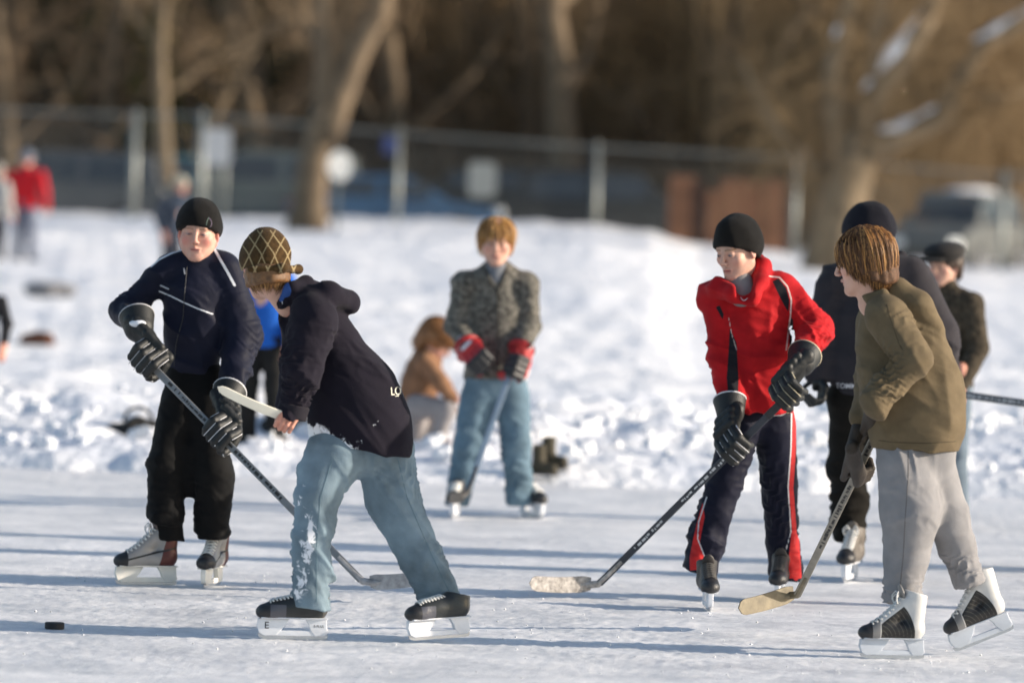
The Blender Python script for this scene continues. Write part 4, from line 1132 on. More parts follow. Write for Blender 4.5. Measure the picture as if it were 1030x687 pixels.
# ---------------------------------------------------------------- skates
def ice_skate(fig, heel, d, st, S=1.0, roll=0.0, top=.27, h=.0036, label=None, E=False):
    """heel: lower rear end of the blade (fig coordinates); d: direction of the toe"""
    x = nv(d); y = nv(np.cross((0, 0, 1), x)); z = np.cross(x, y)
    R = np.stack([x, y, z], 1) @ np.array(Matrix.Rotation(roll, 3, 'X'))
    P = [cone((.045, 0, .118), (.20, 0, .108), .042, .038, .015), ell((.232, 0, .105), (.050, .042, .034), k=.02),
         cone((.050, 0, .13), (.040, 0, top), .043, .048, .02), cone((.082, 0, min(.225, top - .035)), (.195, 0, .125), .034, .031, .025),
         hcut((.1, 0, .079), (0, 0, -1), .3, .006), hcut((.04, 0, top - .012), (-.25, 0, 1), .09), ell((.02, 0, min(.20, top - .04)), (.010, .02, .02), k=.012)]
    P.append(rough(.0006, 120, 2))
    V, F = sdf_mesh(P, h)
    at = {}
    X, Z = V[:, 0], V[:, 2]
    def reg(fn): return fn(X, Z)
    for an, fn in st.get('regions', {}).items(): at[an] = fn(X, np.abs(V[:, 1]), Z)
    V = V * S; T = Matrix([list(r) + [0] for r in R] + [[0, 0, 0, 1]]).to_4x4()
    def place(o):
        M4 = Matrix.Identity(4)
        for i in range(3):
            for j in range(3): M4[i][j] = R[i][j]
        M4.translation = Vector(heel); o.matrix_local = M4; return o
    fz = X < .225
    fc = X[F].mean(1) < .228
    def sub(mask):
        f = F[mask]; u, inv = np.unique(f, return_inverse=True); return V[u], inv.reshape(f.shape), {k: a[u] for k, a in at.items()}
    v, f, a_ = sub(fc); o = mesh_obj('ice_skate', v, f, st['boot'], fig.o, True, a_); place(o)
    if label: o['label'] = label
    v, f, a_ = sub(~fc); mesh_obj('toe_cap', v * (1, 1.015, 1.0), f, st['toe'], o, True)
    b = MB()
    b.poly([(u * S, w * S) for u, w in [(.150, .078), (.165, .055), (.180, .036), (.200, .014), (.245, .012), (.266, .022), (.276, .050), (.272, .080)]][::-1], .024 * S)
    b.poly([(u * S, w * S) for u, w in [(.006, .084), (.004, .050), (.000, .026), (.012, .014), (.050, .012), (.068, .036), (.076, .058), (.090, .080)]][::-1], .0238 * S)
    b.poly([(u * S, w * S) for u, w in [(.040, .0125), (.215, .0125), (.205, .034), (.060, .034)]], .020 * S)
    b.poly([(u * S, w * S) for u, w in [(.004, .0795), (.260, .0795), (.262, .086), (.004, .086)]], .066 * S)
    b.build('blade_holder', st['holder'], o, bevel=.003)
    b = MB(); b.poly([(u * S, w * S) for u, w in [(-.002, .018), (.272, .020), (.266, .006), (.245, 0), (.02, 0), (.002, .004)]], .005); b.build('blade', M_BLADE, o)
    # laces
    bv = BVHTree.FromPolygons([tuple(q) for q in V], [tuple(int(i) for i in f_) for f_ in F])
    def on(cx, cz, yy):
        o_ = Vector(((cx + .07) * S, yy * S, (cz + .08) * S)); hh = bv.ray_cast(o_, Vector((-.65, 0, -.76)))
        return np.array(hh[0]) + np.array([.65, 0, .76]) * .002 if hh[0] is not None else None
    L = MB(); n = 8; zt = top - .02
    for i in range(n):
        t0, t1 = i / n, (i + 1) / n
        for sg in (-1, 1):
            pts = []
            for u in np.linspace(0, 1, 7):
                t = t0 + (t1 - t0) * u; q = on(.205 - .10 * t, .120 + (zt - .13) * t, sg * (.026 - .052 * u))
                if q is not None: pts.append(q)
            if len(pts) > 3: L.tube(pts, .0030 * S, 5)
    tp = on(.105, zt - .02, 0)
    if tp is not None and top > .22:
        for sg in (-1, 1):
            for dz in (0, .012):
                L.tube([tp, tp + (.012, sg * .02, .014 + dz), tp + (.022, sg * .036, -.004 + dz), tp + (.016, sg * .03, -.02), tp + (.004, sg * .01, -.008)], .0028 * S, 5)
    L.build('laces', st['lace'], o, True)
    # tongue
    if top < .22: V2 = None
    else: V2, F2 = sdf_mesh([ell((.100 * S, 0, (top - .018) * S), (.010 * S, .030 * S, .045 * S), np.array([[.93, 0, .37], [0, 1, 0], [-.37, 0, .93]])), ], .004)
    if V2 is not None: mesh_obj('tongue', V2, F2, st['tongue'], o)
    if E:
        V3, F3 = text_mesh('E'); V3 = V3 * .028 * S
        sgn = -1 if (R @ np.array([0, 1, 0]))[1] > 0 else 1
        q = np.stack([.238 * S + (V3[:, 0] * (1 if sgn < 0 else -1)) * (-1 if False else 1), np.full(len(V3), sgn * .0125 * S), .052 * S + V3[:, 1]], 1)
        if x[0] < 0: q[:, 0] = .238 * S - V3[:, 0]
        mesh_obj('lettering', q, F3, M_BLACKL, o, False)
        V3, F3 = text_mesh('E-PLUS'); V3 = V3 * .010 * S
        q = np.stack([.036 * S - V3[:, 0] * (1 if x[0] < 0 else -1), np.full(len(V3), sgn * .0125 * S), .052 * S + V3[:, 1]], 1)
        mesh_obj('lettering', q, F3, M_BLACKL, o, False)
    return o

# ---------------------------------------------------------------- hockey sticks
def hockey_stick(label, butt, heel, tip, m_shaft, m_blade, tape=None, marks=None, w=.031, hgt=.064, curve=.02, grip=.0, up=None, bl_label=None):
    butt, heel, tip = [np.asarray(v, float) for v in (butt, heel, tip)]
    o = empty('hockey_stick', tuple(heel)); tag(o, label, 'hockey stick', 'hockey sticks held by the skaters')
    d = nv(butt - heel); L = np.linalg.norm(butt - heel)
    view = nv(heel - np.array([0, 0, CAM_Z])); side = nv(np.cross(d, view)); nrm = np.cross(side, d)     # wide face looks at the camera
    R = np.stack([side, nrm, d], 1)
    if nrm @ view > 0: nf = -nrm
    else: nf = nrm
    b = MB(); b.box(d * (L / 2 + .03), (w, .021, L - .06), R); b.build('shaft', m_shaft, o, bevel=.004)
    bx = nv(tip - heel); bl = np.linalg.norm(tip - heel)
    bz = nv((up if up is not None else np.array([0, 0, 1.0])) - bx * ((up if up is not None else np.array([0, 0, 1.0])) @ bx)); by = np.cross(bz, bx)
    n = 22; V = []
    for i in range(n + 1):
        t = i / n; hh = hgt * (1 - .10 * t) * (math.sqrt(max(0, 1 - ((t - .86) / .14) ** 2)) if t > .86 else 1)
        zc = .012 * (2 * t - 1) ** 2 * .6 + hgt * .5 - .004
        if t < .12: hh *= .75 + 2.1 * t
        off = curve * t ** 1.6
        for sz in (-.5, .5):
            for sy in (-1, 1):
                th = .0045 * (1 - .3 * t)
                V.append(bx * bl * t + bz * (zc + hh * sz) + by * (off + sy * th))
    F = []
    for i in range(n):
        a = 4 * i; c = a + 4
        F += [(a, c, c + 2, a + 2), (a + 1, a + 3, c + 3, c + 1), (a, a + 1, c + 1, c), (a + 2, c + 2, c + 3, a + 3)]
    F += [(0, 2, 3, 1), (4 * n, 4 * n + 1, 4 * n + 3, 4 * n + 2)]
    m = MB(); m.add(V, F)
    # hosel: the shaft flows into the blade
    m.tube([d * .20, d * .11, d * .05 + bz * .004, bz * hgt * .45 + bx * .02, bz * hgt * .48 + bx * .06], [.0135, .0145, .016, .016, .004], 8)
    bo = m.build('blade', m_blade, o, False, bevel=.0015)
    if bl_label: bo['label'] = bl_label
    if marks:
        q = MB()
        for (t0, t1, wd, off) in marks['items']:
            q.box(d * (L * (t0 + t1) / 2) + nf * .0112 + side * off, (wd, .0012, L * (t1 - t0)), R)
        q.build('printed_marks', marks['mat'], o)
    if grip:
        q = MB(); g0 = L - grip
        q.box(d * (g0 + L) / 2, (w + .004, .025, grip), R); q.build('grip_tape', tape or M_BLACKL, o, bevel=.004)
        q = MB(); q.tube([d * (L - .002), d * (L + .018)], [.020, .017], 10); q.build('butt_knob', tape or M_BLACKL, o, True)
    return o

# ---------------------------------------------------------------- hair and hats
def hair(fig, c, f, S, m, up=(0, 0, 1), fringe=.035, side=-.05, back=-.09, n=520, vol=1.0, seed=1, h=.0055, under_hat=False, cover_front=.45, name='hair', wav=.004):
    rr = np.random.RandomState(seed); M = frame(f, up)
    g = lambda x, y, z: c + M @ (np.array([x, y, z]) * S)
    a, b_, cz = .087 * vol, .106 * vol, .095 * vol; c0 = np.array([0, -.014, .034])
    def low(phi):     # phi = 0 looks forward
        w = (1 + math.cos(phi)) / 2
        if w > cover_front + .25: return fringe
        t = np.clip((w - cover_front + .05) / .3, 0, 1)
        t2 = np.clip((.5 - w) / .35, 0, 1)
        return fringe * t + (side * (1 - t2) + back * t2) * (1 - t)
    P = [ell(g(*c0), (a * S * .985, b_ * S * .985, cz * S * .985), M)]
    for k in range(16):      # skirt of hair down to its length
        phi = math.pi * 2 * k / 16; lz = low(phi)
        if lz > .01: continue
        x = math.sin(phi) * a * .86; y = math.cos(phi) * b_ * .86 - .014
        P.append(cone(g(x, y, .03), g(x * 1.0, y, lz + .018), .021 * S, .016 * S, .02 * S))
    P += [ell(g(0, .095, -.035 + (fringe - .035)), (.066 * S, .06 * S, .062 * S), M, .006 * S, '-')]
    if under_hat: P.append(hcut(g(0, 0, .05), M @ np.array([0, 0, 1.0]), .2))
    P.append(rough(.0035, 60, seed)); P.append(rough(.002, 150, seed))
    V, F = sdf_mesh(P, h)
    o = mesh_obj(name, V, F, m[0] if isinstance(m, tuple) else m, fig.o)
    mm = 9; A = np.zeros((n, mm, 3)); R = np.zeros((n, mm))
    for i in range(n):
        phi = rr.rand() * 2 * math.pi; lz = low(phi) - rr.rand() * .012 + .004
        p0 = rr.rand() ** .7 * .55 + .05; off = 1.0 + rr.uniform(-.01, .07) * vol + (.05 * rr.rand() if rr.rand() < .05 else 0); dphi = rr.normal() * .13; ph = rr.rand() * 6; lz += rr.normal() * .013 * (1 if phi else 1)
        for j in range(mm):
            t = j / (mm - 1)
            z_top = math.cos(p0 * 1.2)
            # descend: z from crown height to lz
            zz = c0[2] + cz * z_top * (1 - t) + (lz - c0[2]) * t
            s_ = math.sqrt(max(0.0, 1 - max(-.2, (zz - c0[2])) ** 2 / (cz * cz) * (1 if zz > c0[2] else .25)))
            ph_ = phi + dphi * t + .05 * math.sin(4 * t + ph)
            A[i, j] = g(math.sin(ph_) * a * s_ * off, math.cos(ph_) * b_ * s_ * off - .014, zz)
            R[i, j] = (.0013 * math.sin(math.pi * min(1, t * .8 + .2)) ** .6 + .0006) * S
        A[i] += rr.normal(size=3) * wav * .4 * S
    if under_hat: A = A[:, mm // 3:]; R = R[:, mm // 3:]
    ms = m if isinstance(m, tuple) else (m, m)
    q = rr.rand(n)
    for nm, mk, mt in (('hair_strands', q < .55, ms[0]), ('hair_locks', (q >= .55) & (q < .82), ms[1]), ('hair_highlights', q >= .82, ms[-1])):
        T = Tubes(4); T.add(A[mk], R[mk] * (1.0 if nm != 'hair_highlights' else .9)); T.build(nm, mt, o)
    return o

def beanie(fig, c, f, S, m, up=(0, 0, 1), front=.036, back=-.035, tall=.0, wide=1.0, label=None, strokes=None, h=.0045, roll=True, name='knit_hat'):
    M = frame(f, up); g = lambda x, y, z: c + M @ (np.array([x, y, z]) * S)
    R = lambda *r: tuple(v * S for v in r)
    nrm = nv(np.array([0, (front - back), -.2]))       # plane from forehead to nape
    P = [ell(g(0, -.016, .034 + tall), R(.087 * wide, .107 * wide, .104), M), ell(g(.006, -.020, .060 + tall), R(.076 * wide, .094 * wide, .076), M, .03 * S), ell(g(0, -.014, .014), R(.090 * wide, .109 * wide, .080), M, .04 * S)]
    pm = g(0, -.012, (front + back) / 2 + .002)
    P.append(hcut(pm, M @ nrm, .25, .006))
    V, F = sdf_mesh(P + [rough(.0035, 38, 4), crease(.004, 40, 5)], h); N = vnormals(V, F)
    at = {}
    if strokes:
        Pp = fig.px(V)
        for an, items in strokes.items():
            D = np.full(len(V), -9.0)
            for it in items: D = np.maximum(D, it[2] / 2 - dist_poly(Pp, it[1]) if it[0] == 'line' else sd_poly(Pp, it[1]))
            at[an] = np.where(-N[:, 1] > -.15, D * fig.k, -.02)
    o = mesh_obj(name, V, F, m, fig.o, True, at)
    if label: o['label'] = label
    fig.bv['hat'] = BVHTree.FromPolygons([tuple(v) for v in V], [tuple(int(i) for i in q) for q in F])
    return o
# ================================================================ the skaters
def knit(name, col, var=.15): return mat(name, col, 0.95, 0, var, 30, .9, 420, .05, .2, stretch=(1, 1, .35))
BLK = (.012, .012, .014)
M_KNITB = knit('knit_black', (.008, .0072, .0065))
M_KNITN = knit('knit_navy', (.010, .010, .016))
M_WHITE_TRIM = mat('white_trim', (.70, .70, .72), .5, 0, .05)
M_SILVER = mat('silver_trim', (.42, .42, .44), .45, 0, .05)
M_GLOVEB = mat('glove_black', (.007, .0085, .0085), .55, 0, .25, 20, .4, 200)
M_GREYPAD = mat('glove_grey', (.30, .31, .33), .4, 0, .1, 20)
M_STICKGREY = mat('shaft_grey', (.20, .21, .22), .32, .3, .15, 20)
M_STICKBLK = mat('shaft_black', (.035, .04, .05), .3, .1, .15, 20)
M_STICKWOOD = mat('shaft_wood', (.24, .21, .16), .45, 0, .15, 20)
M_MARKD = mat('print_dark', (.02, .02, .02), .5); M_MARKL = mat('print_light', (.6, .6, .6), .5)
def dashes(seed, lo, hi, n, w=.012):
    r = np.random.RandomState(seed); out = []; t = lo
    while t < hi and len(out) < n:
        l = r.choice([.004, .007, .010, .016]); out.append((t, t + l, w * r.uniform(.6, 1.2), r.uniform(-.002, .002))); t += l + r.choice([.003, .005, .012])
    return out

# ---------------------------------------------------------------- 1: boy in the navy jacket, far left
def boy_navy():
    f = Fig(196, 24.494, 'boy in navy jacket and black hat gripping a stick with two padded gloves, leftmost skater')
    hc = f.p(200, 234, -.03); fw = nv((-.08, -1, -.10)); up = (.05, 0, 1)
    neck = f.p(199, 272, .03)
    body = make_body(f, dict(c=hc, f=fw, up=up, S=1.011, neck=neck, jaw=1.13, flush=1.0, h=.0030),
        limbs(f, [(172, 272, 0), (224, 270, 0)], [(126, 313, 0), (246, 340, -.03)], [(138, 324, -.2), (229, 388, -.18)], [(185, 398, 0), (206, 398, 0)], [(170, 470, -.05), (211, 475, -.08)], [(167, 526, -.02), (217, 530, 0)], neck), None)
    beanie(f, hc, fw, 1.01, M_KNITB, up, front=.034, back=-.05, tall=.004)
    f.piping('hat', [(210, 219), (207.5, 223), (207.5, 227)], .9, mat('badge_green', (.10, .16, .13), .6), 'hat_badge', f.o)
    f.piping('hat', [(210, 219), (213, 222), (213.5, 227), (211, 229)], .9, mat('badge_violet', (.16, .12, .18), .6), 'hat_badge', f.o)
    M_J = cloth('jacket_navy', (.0085, .010, .023), marks=(('pipe', (.62, .64, .68)),), rough_=.6, bump=.25)
    J = f.ch([(197, 272, .02), (196, 300, .0), (194, 335, 0), (193, 372, 0)], [25, 31, 29, 27], .04, .82)
    J += [f.C((174, 270, .01), (222, 268, .01), 13, 14, .05), f.C((199, 262, .0), (199, 274, .02), 13.5, 19, .03)]
    J += f.ch([(170, 271, 0), (126, 313, .0), (139, 326, -.19)], [15.5, 14.5, 11.5], .03)
    J += f.ch([(226, 271, 0), (247, 338, -.03), (229, 388, -.17)], [16, 17.5, 12.5], .03)
    J += [f.C((199, 265, .0), (199, 259, .0), 14.5, 14.0, .02), f.hc((199, 254, -.02), (0, -.25, 1), .06), f.hc((193, 378, 0), (0, 0, -1), .17)]
    J += [fold(f.p(165, 275), f.p(122, 318), .006, 3.5, 1, .11), fold(f.p(225, 275), f.p(250, 345), .007, 4, 2.2, .11), fold(f.p(250, 330), f.p(228, 392, -.2), .007, 4, 4, .1),
          crease(.022, 18, 8, (.7, 0, .7), .3), crease(.005, 50, 18, (.5, 0, 1)), rough(.003, 16, 8)]
    st = {'pipe': [('line', [(184, 251), (172, 255), (160, 261), (152, 268)], 1.8), ('line', [(216, 251), (222, 262), (229, 274), (236, 287)], 2.6),
                   ('line', [(160, 293), (172, 298), (184, 304), (200, 311), (214, 316)], 1.5)]}
    o = f.garment('jacket', J, .0065, M_J, strokes=st)
    f.piping('jacket', [(188, 268), (186, 290), (184, 320), (177, 345), (175, 368)], 1.1, M_BLACKL, 'zip', o)
    f.piping('jacket', [(185, 270), (186, 276)], 2.0, M_SILVER, 'zip_pull', o)
    f.text('jacket', 'NIKE', 165, 288.5, 2.4, 12, M_SILVER, o) if False else None
    b = MB()
    f.piping('jacket', [(161, 287), (170, 291)], 2.0, M_SILVER, 'chest_logo', o)
    M_T = cloth('trousers_black', (.0055, .0055, .0058), rough_=.75, bump=.2)
    T = [f.C((184, 378, 0), (207, 378, 0), 18, 18, .03), f.C((185, 395, 0), (207, 395, 0), 20, 20, .03)]
    T += f.ch([(182, 405, 0), (167.5, 468, -.03), (166, 520, -.03)], [21, 19, 19.5], .02) + f.ch([(208, 405, 0), (213.5, 475, -.04), (212, 532, -.0)], [22, 20, 18], .02) + [f.C((188, 420, 0), (204, 420, 0), 20, 20, .03), f.C((186, 450, -.02), (204, 450, -.02), 14, 14, .03), f.C((190, 455, -.03), (190.5, 492, -.03), 14, 8, .02)]
    T += [f.hc((167, 528, -.03), (-.25, 0, -1), .15), f.hc((212, 542, 0), (.05, 0, -1), .13), f.C((170, 520, -.03), (170, 545, -.02), 13.5, 14, .004)]
    T += [f.hc((170, 543, -.02), (0, 0, -1), .1)]
    T += [fold(f.p(185, 400), f.p(170, 530, -.05), .008, 5, 1, .13), fold(f.p(208, 410), f.p(210, 540, -.06), .008, 5, 5, .13), crease(.011, 24, 3, (.2, 0, 1)), crease(.005, 55, 31)]
    f.garment('trousers', T, .0075, M_T)
    Mb = mat('boot_silver', (.30, .29, .28), .4, .15, .12, 20, .2, 200, marks=(('heel', (.10, .028, .022)), ('dk', (.02, .02, .02))))
    st = dict(boot=Mb, toe=M_BLACKL, holder=mat('holder_cream', (.80, .77, .70), .4, 0, .08, 12), lace=M_LACE, tongue=Mb,
              regions={'heel': lambda X, Y, Z: .085 - X - .25 * (Z - .1), 'dk': lambda X, Y, Z: .004 - np.abs(Z - (.118 + .25 * (.2 - X)))})
    h1 = GP(177, 589) - f.root
    ice_skate(f, h1, (-.93, -.30, 0), st, 1.0, top=.27)
    h2 = GP(221, 588) - f.root
    ice_skate(f, h2, (-.22, -.97, 0), st, 1.0, top=.26)
    # stick and gloves
    butt = P3(139, 354, 24.203); heel = P3(373, 594, 23.892); tip = P3(421, 590, 23.765); heel[2] = max(heel[2], .004)
    hockey_stick('grey shafted stick held by the leftmost boy, its blade behind the light jeans', butt, heel, tip, M_STICKGREY, mat('blade_grey', (.33, .33, .34), .5, 0, .35, 30), marks=dict(mat=M_MARKD, items=dashes(1, .38, .86, 40)), hgt=.066)
    s = nv(butt - heel)
    at = lambda x: (butt + (heel - butt) * ((x - 139) / (373 - 139.))) - f.root
    C1 = at(147.5); W1 = f.p(140, 333, -.235); E1 = f.p(135, 305, -.12)
    g, k = hockey_glove(f, C1, s, W1, E1, M_GLOVEB, M_SILVER, None, back=1, sc=1.15)
    V, F = sdf_mesh([ell(W1 + (-.005, -.048, .035), (.04, .016, .018)), rough(.006, 60, 2)], .004); mesh_obj('snow_patch', V, F, M_SNOW, g)
    C2 = at(221); W2 = f.p(226, 406, -.27); E2 = f.p(240, 370, -.1)
    g, k = hockey_glove(f, C2, s, W2, E2, M_GLOVEB, M_WHITE_TRIM, M_GREYPAD, back=1, sc=1.1)
boy_navy()

# ---------------------------------------------------------------- 2: boy in the dark hoodie and pale jeans
def boy_hoodie():
    f = Fig(365, 21.901, 'boy in dark hoodie and pale blue jeans bending forward, seen from behind')
    hc = f.p(266, 267, -.02); fw = nv((-.45, .85, -.32)); neck = f.p(292, 306, 0)
    HC = f.p(288, 424, -.20); W = f.p(298, 408, -.19)
    sdir = nv(P3(300, 430, 21.703) - P3(262, 408, 21.703))
    hand = hand_prims(HC, sdir, W, .86, 1)
    make_body(f, dict(c=hc, f=fw, S=0.991, neck=neck, flush=.6, h=.0034),
        limbs(f, [(318, 318, -.14), (318, 318, .14)], [(303, 372, -.2), (300, 380, .16)], [(297, 408, -.19), (290, 410, .2)], [(350, 445, -.08), (382, 442, .08)], [(318, 500, -.06), (400, 505, .06)], [(314, 598, -.11), (446, 596, .05)], neck), None, hands=[hand])
    M_H = (mat('hair_brown', srgb(112, 78, 44), .5, 0, .4, 60, .6, 300), mat('hair_brown_mid', srgb(150, 108, 62), .45), mat('hair_brown_light', srgb(190, 146, 90), .4))
    hair(f, hc, fw, .96, M_H, side=-.092, back=-.104, n=1500, under_hat=True, seed=3, vol=.96, cover_front=.80)
    M_CAP = mat('cap_brown', (.070, .040, .015), .95, 0, .3, 60, .9, 350, .05, .15, marks=(('lat', (.34, .26, .14)),))
    lat = []
    for k in range(-3, 6):
        lat.append(('line', [(246 + k * 13.0, 232), (262 + k * 13.0, 254), (274 + k * 13, 283)], 1.25)); lat.append(('line', [(264 + k * 13.0, 232), (252 + k * 13, 254), (238 + k * 13.0, 283)], 1.25))
    clip = [(250, 236), (276, 238), (284, 250), (290, 268), (300, 276), (254, 278), (250, 262), (248, 250)]
    o = beanie(f, hc, fw, .99, M_CAP, front=.005, back=-.055, strokes={'lat': lat})
    # turned up brim at the back
    V, F = sdf_mesh([f.C((252, 271, -.125), (284, 270, -.13), 3.4, 4.2, .02), f.C((284, 270, -.13), (300, 271, -.02), 4.2, 4.0, .02), f.C((300, 271, -.02), (288, 272, .08), 4.0, 3, .02), rough(.002, 60, 1)], .004)
    P = f.px(V); D = np.full(len(V), -9.)
    for it in lat: D = np.maximum(D, .75 - dist_poly(P, it[1]))
    mesh_obj('brim', V, F, M_CAP, o, True, {'lat': D * f.k})
    # hoodie
    M_J = cloth('hoodie_navy', (.0135, .0115, .0185), rough_=.9, bump=.4, snow=22)
    J = f.ch([(312, 305, 0), (326, 345, 0), (352, 395, 0), (362, 430, 0), (363, 460, 0)], [25, 34, 44, 49, 50], .05, .78)
    J += [f.C((312, 312, -.13), (316, 312, .13), 19, 19, .05)]
    J += f.ch([(316, 322, -.14), (302, 374, -.2), (296, 412, -.19)], [25, 21, 15.5], .02)
    J += f.ch([(314, 325, .14), (300, 378, .18), (290, 408, .2)], [22, 18, 14], .03)
    J += f.ch([(300, 296, -.10), (330, 296, -.09), (350, 306, 0), (330, 298, .09)], [8, 13, 11, 11], .02)       # hood lying on the back
    J += f.ch([(284, 306, -.07), (294, 290, -.10), (308, 285, -.04), (308, 287, .08)], [6.5, 8, 8.5, 8], .015)
    J += [ell(f.p(324, 302, -.02), (.105, .13, .05), frame((1, 0, -.35)) @ np.array([[0, 1, 0], [1, 0, 0], [0, 0, 1.]]) if False else None, .03)]
    J += [f.C((322, 311, -.16), (354, 314, -.05), 1.2, 1.6, .012, op='-')]
    J += [hcut(f.p(358, 451.5, 0), (-.14, 0, -1), .36, .006), f.hc((293, 419, -.19), (-.25, 0, -1), .09)]
    J += [fold(f.p(318, 320, -.14), f.p(300, 385, -.2), .010, 3.2, 1.3, .14, .5), fold(f.p(303, 372, -.2), f.p(296, 422, -.19), .010, 4.2, 3, .12, .3), crease(.034, 15, 6, (.75, 0, .65), .22), crease(.006, 38, 26, (.6, 0, .8)), rough(.004, 12, 7)]
    def snow(P, N):
        w = .42 * np.clip(1 - dist_poly(P, [(312, 437), (330, 446), (352, 455)]) / 22, -1, 1) + .27
        w = np.maximum(w, .46 - dist_poly(P, [(376, 428), (380, 424)]) / 30); return w
    o = f.garment('hoodie', J, .0062, M_J, snow=snow)
    V, F = sdf_mesh([f.C((284, 301, -.09), (292, 291, -.10), 3.6, 6.2, .02), f.C((292, 291, -.10), (300, 285, -.07), 6.2, 4.5, .02)], .005)
    mesh_obj('hood_lining', V, F, cloth('lining_blue', (.035, .085, .27)), o)
    f.piping('hoodie', [(280, 288), (283, 296), (284, 305), (285, 314)], .8, M_WHITE_TRIM, 'drawstring', o)
    # long dark neck cord hanging towards the left
    M_LET = mat('lettering_cream', (.72, .68, .55), .7)
    f.text('hoodie', 'LON', 401.5, 393.5, 8.5, -4, M_LET, o, sx=.72)
    f.piping('hoodie', [(397, 398.5), (401, 398.2)], 1.0, M_LET, 'stitched_line', o)
    # cuff rib
    V, F = sdf_mesh([f.C((296, 408, -.19), (294, 420, -.19), 15.6, 14, .01), f.hc((293, 421, -.19), (-.2, 0, -1), .08), f.hc((297, 407, -.19), (.2, 0, 1), .08), f.C((293, 425, -.19), (294, 414, -.19), 11, 10, .004, op='-')], .005)
    mesh_obj('sleeve_cuff', V, F, cloth('cuff_dark', (.02, .018, .024)), o)
    # jeans
    M_JE = cloth('jeans_pale', (.180, .245, .290), rough_=.85, var=.42, scale=6, bump=.5, snow=30)
    T = [f.C((345, 436, 0), (378, 430, 0), 27, 24, .04, .85), f.C((345, 450, 0), (382, 446, 0), 27, 26, .04, .9)]
    T += f.ch([(337, 458, -.05), (319, 500, -.09), (312, 560, -.11), (312, 614, -.11)], [29, 23.5, 19.5, 20.5], .02)
    T += f.ch([(386, 452, .05), (398, 503, .07), (423, 560, .06), (447, 612, .05)], [27, 23.5, 21.5, 20], .02)
    T += [f.hc((311, 613, -.11), (-.05, 0, -1), .14), f.hc((446, 609.5, .05), (.25, 0, -1), .14)]
    T += [fold(f.p(322, 480, -.05), f.p(312, 612, -.05), .010, 6, 2, .13, .25), fold(f.p(312, 550, -.05), f.p(311, 618, -.05), .008, 5, 3, .12, .2), fold(f.p(385, 455, .05), f.p(410, 530, .05), .006, 2.5, 4, .15, .8),
          fold(f.p(415, 540, .05), f.p(450, 618, .05), .009, 5, 1, .12, .3), fold(f.p(345, 440), f.p(318, 505), .007, 3, 2.3, .15, .9), crease(.018, 18, 16, (.75, .3, .6), .25), crease(.006, 50, 5, (0, .3, 1), .4)]
    def snowj(P, N):
        w = .30 * np.clip(1 - dist_poly(P, [(313, 520), (312, 550), (302, 580), (300, 600)]) / 19, -1, 1) + .25
        w = np.maximum(w, .40 * np.clip(1 - dist_poly(P, [(312, 525), (311, 545)]) / 8, -1, 1) + .24)
        w = np.maximum(w, .30 * np.clip(1 - dist_poly(P, [(304, 490), (300, 512)]) / 10, -1, 1) + .18)
        return w
    o = f.garment('jeans', T, .0062, M_JE, snow=snowj)
    M_SEAM = mat('seam', (.10, .17, .21), .9)
    f.piping('jeans', [(334, 462), (322, 500), (318, 550), (318, 606)], .7, M_SEAM, 'side_seam', o)
    f.piping('jeans', [(398, 452), (409, 500), (433, 556), (456, 604)], .7, M_SEAM, 'side_seam', o)
    Mb = mat('boot_black', (.030, .033, .033), .35, .1, .3, 14, .25, 120, marks=(('hl', (.09, .085, .075)), ('gr', (.10, .10, .115))))
    st = dict(boot=Mb, toe=M_BLACKL, holder=M_HOLDER, lace=M_LACE, tongue=M_BLACKL,
              regions={'hl': lambda X, Y, Z: .022 - X, 'gr': lambda X, Y, Z: np.minimum(X - .165, .03 - np.abs(Z - .105))})
    h1 = GP(329, 644) - f.root
    ice_skate(f, h1, (-1, -.10, 0), st, .99, top=.19, E=True)
    h2 = P3(472, 640.5, 21.901) - f.root
    ice_skate(f, h2, (-.88, -.46, -.055), st, .97, top=.185, roll=.0)
    # white stick: its blade points at the left boy, the shaft runs away behind the body
    hp = P3(291, 426, 21.703); tp = P3(217, 398.5, 21.554)
    but = hp + nv((.10, .96, .12)) * 1.25
    hockey_stick('cream white stick blade held up in the bare hand of the bending boy', but, hp, tp, mat('shaft_cream', (.66, .64, .55), .5), mat('blade_cream', (.74, .72, .62), .5, 0, .08), hgt=.040, curve=-.03, up=np.array([.25, -.55, 1.0]))
boy_hoodie()

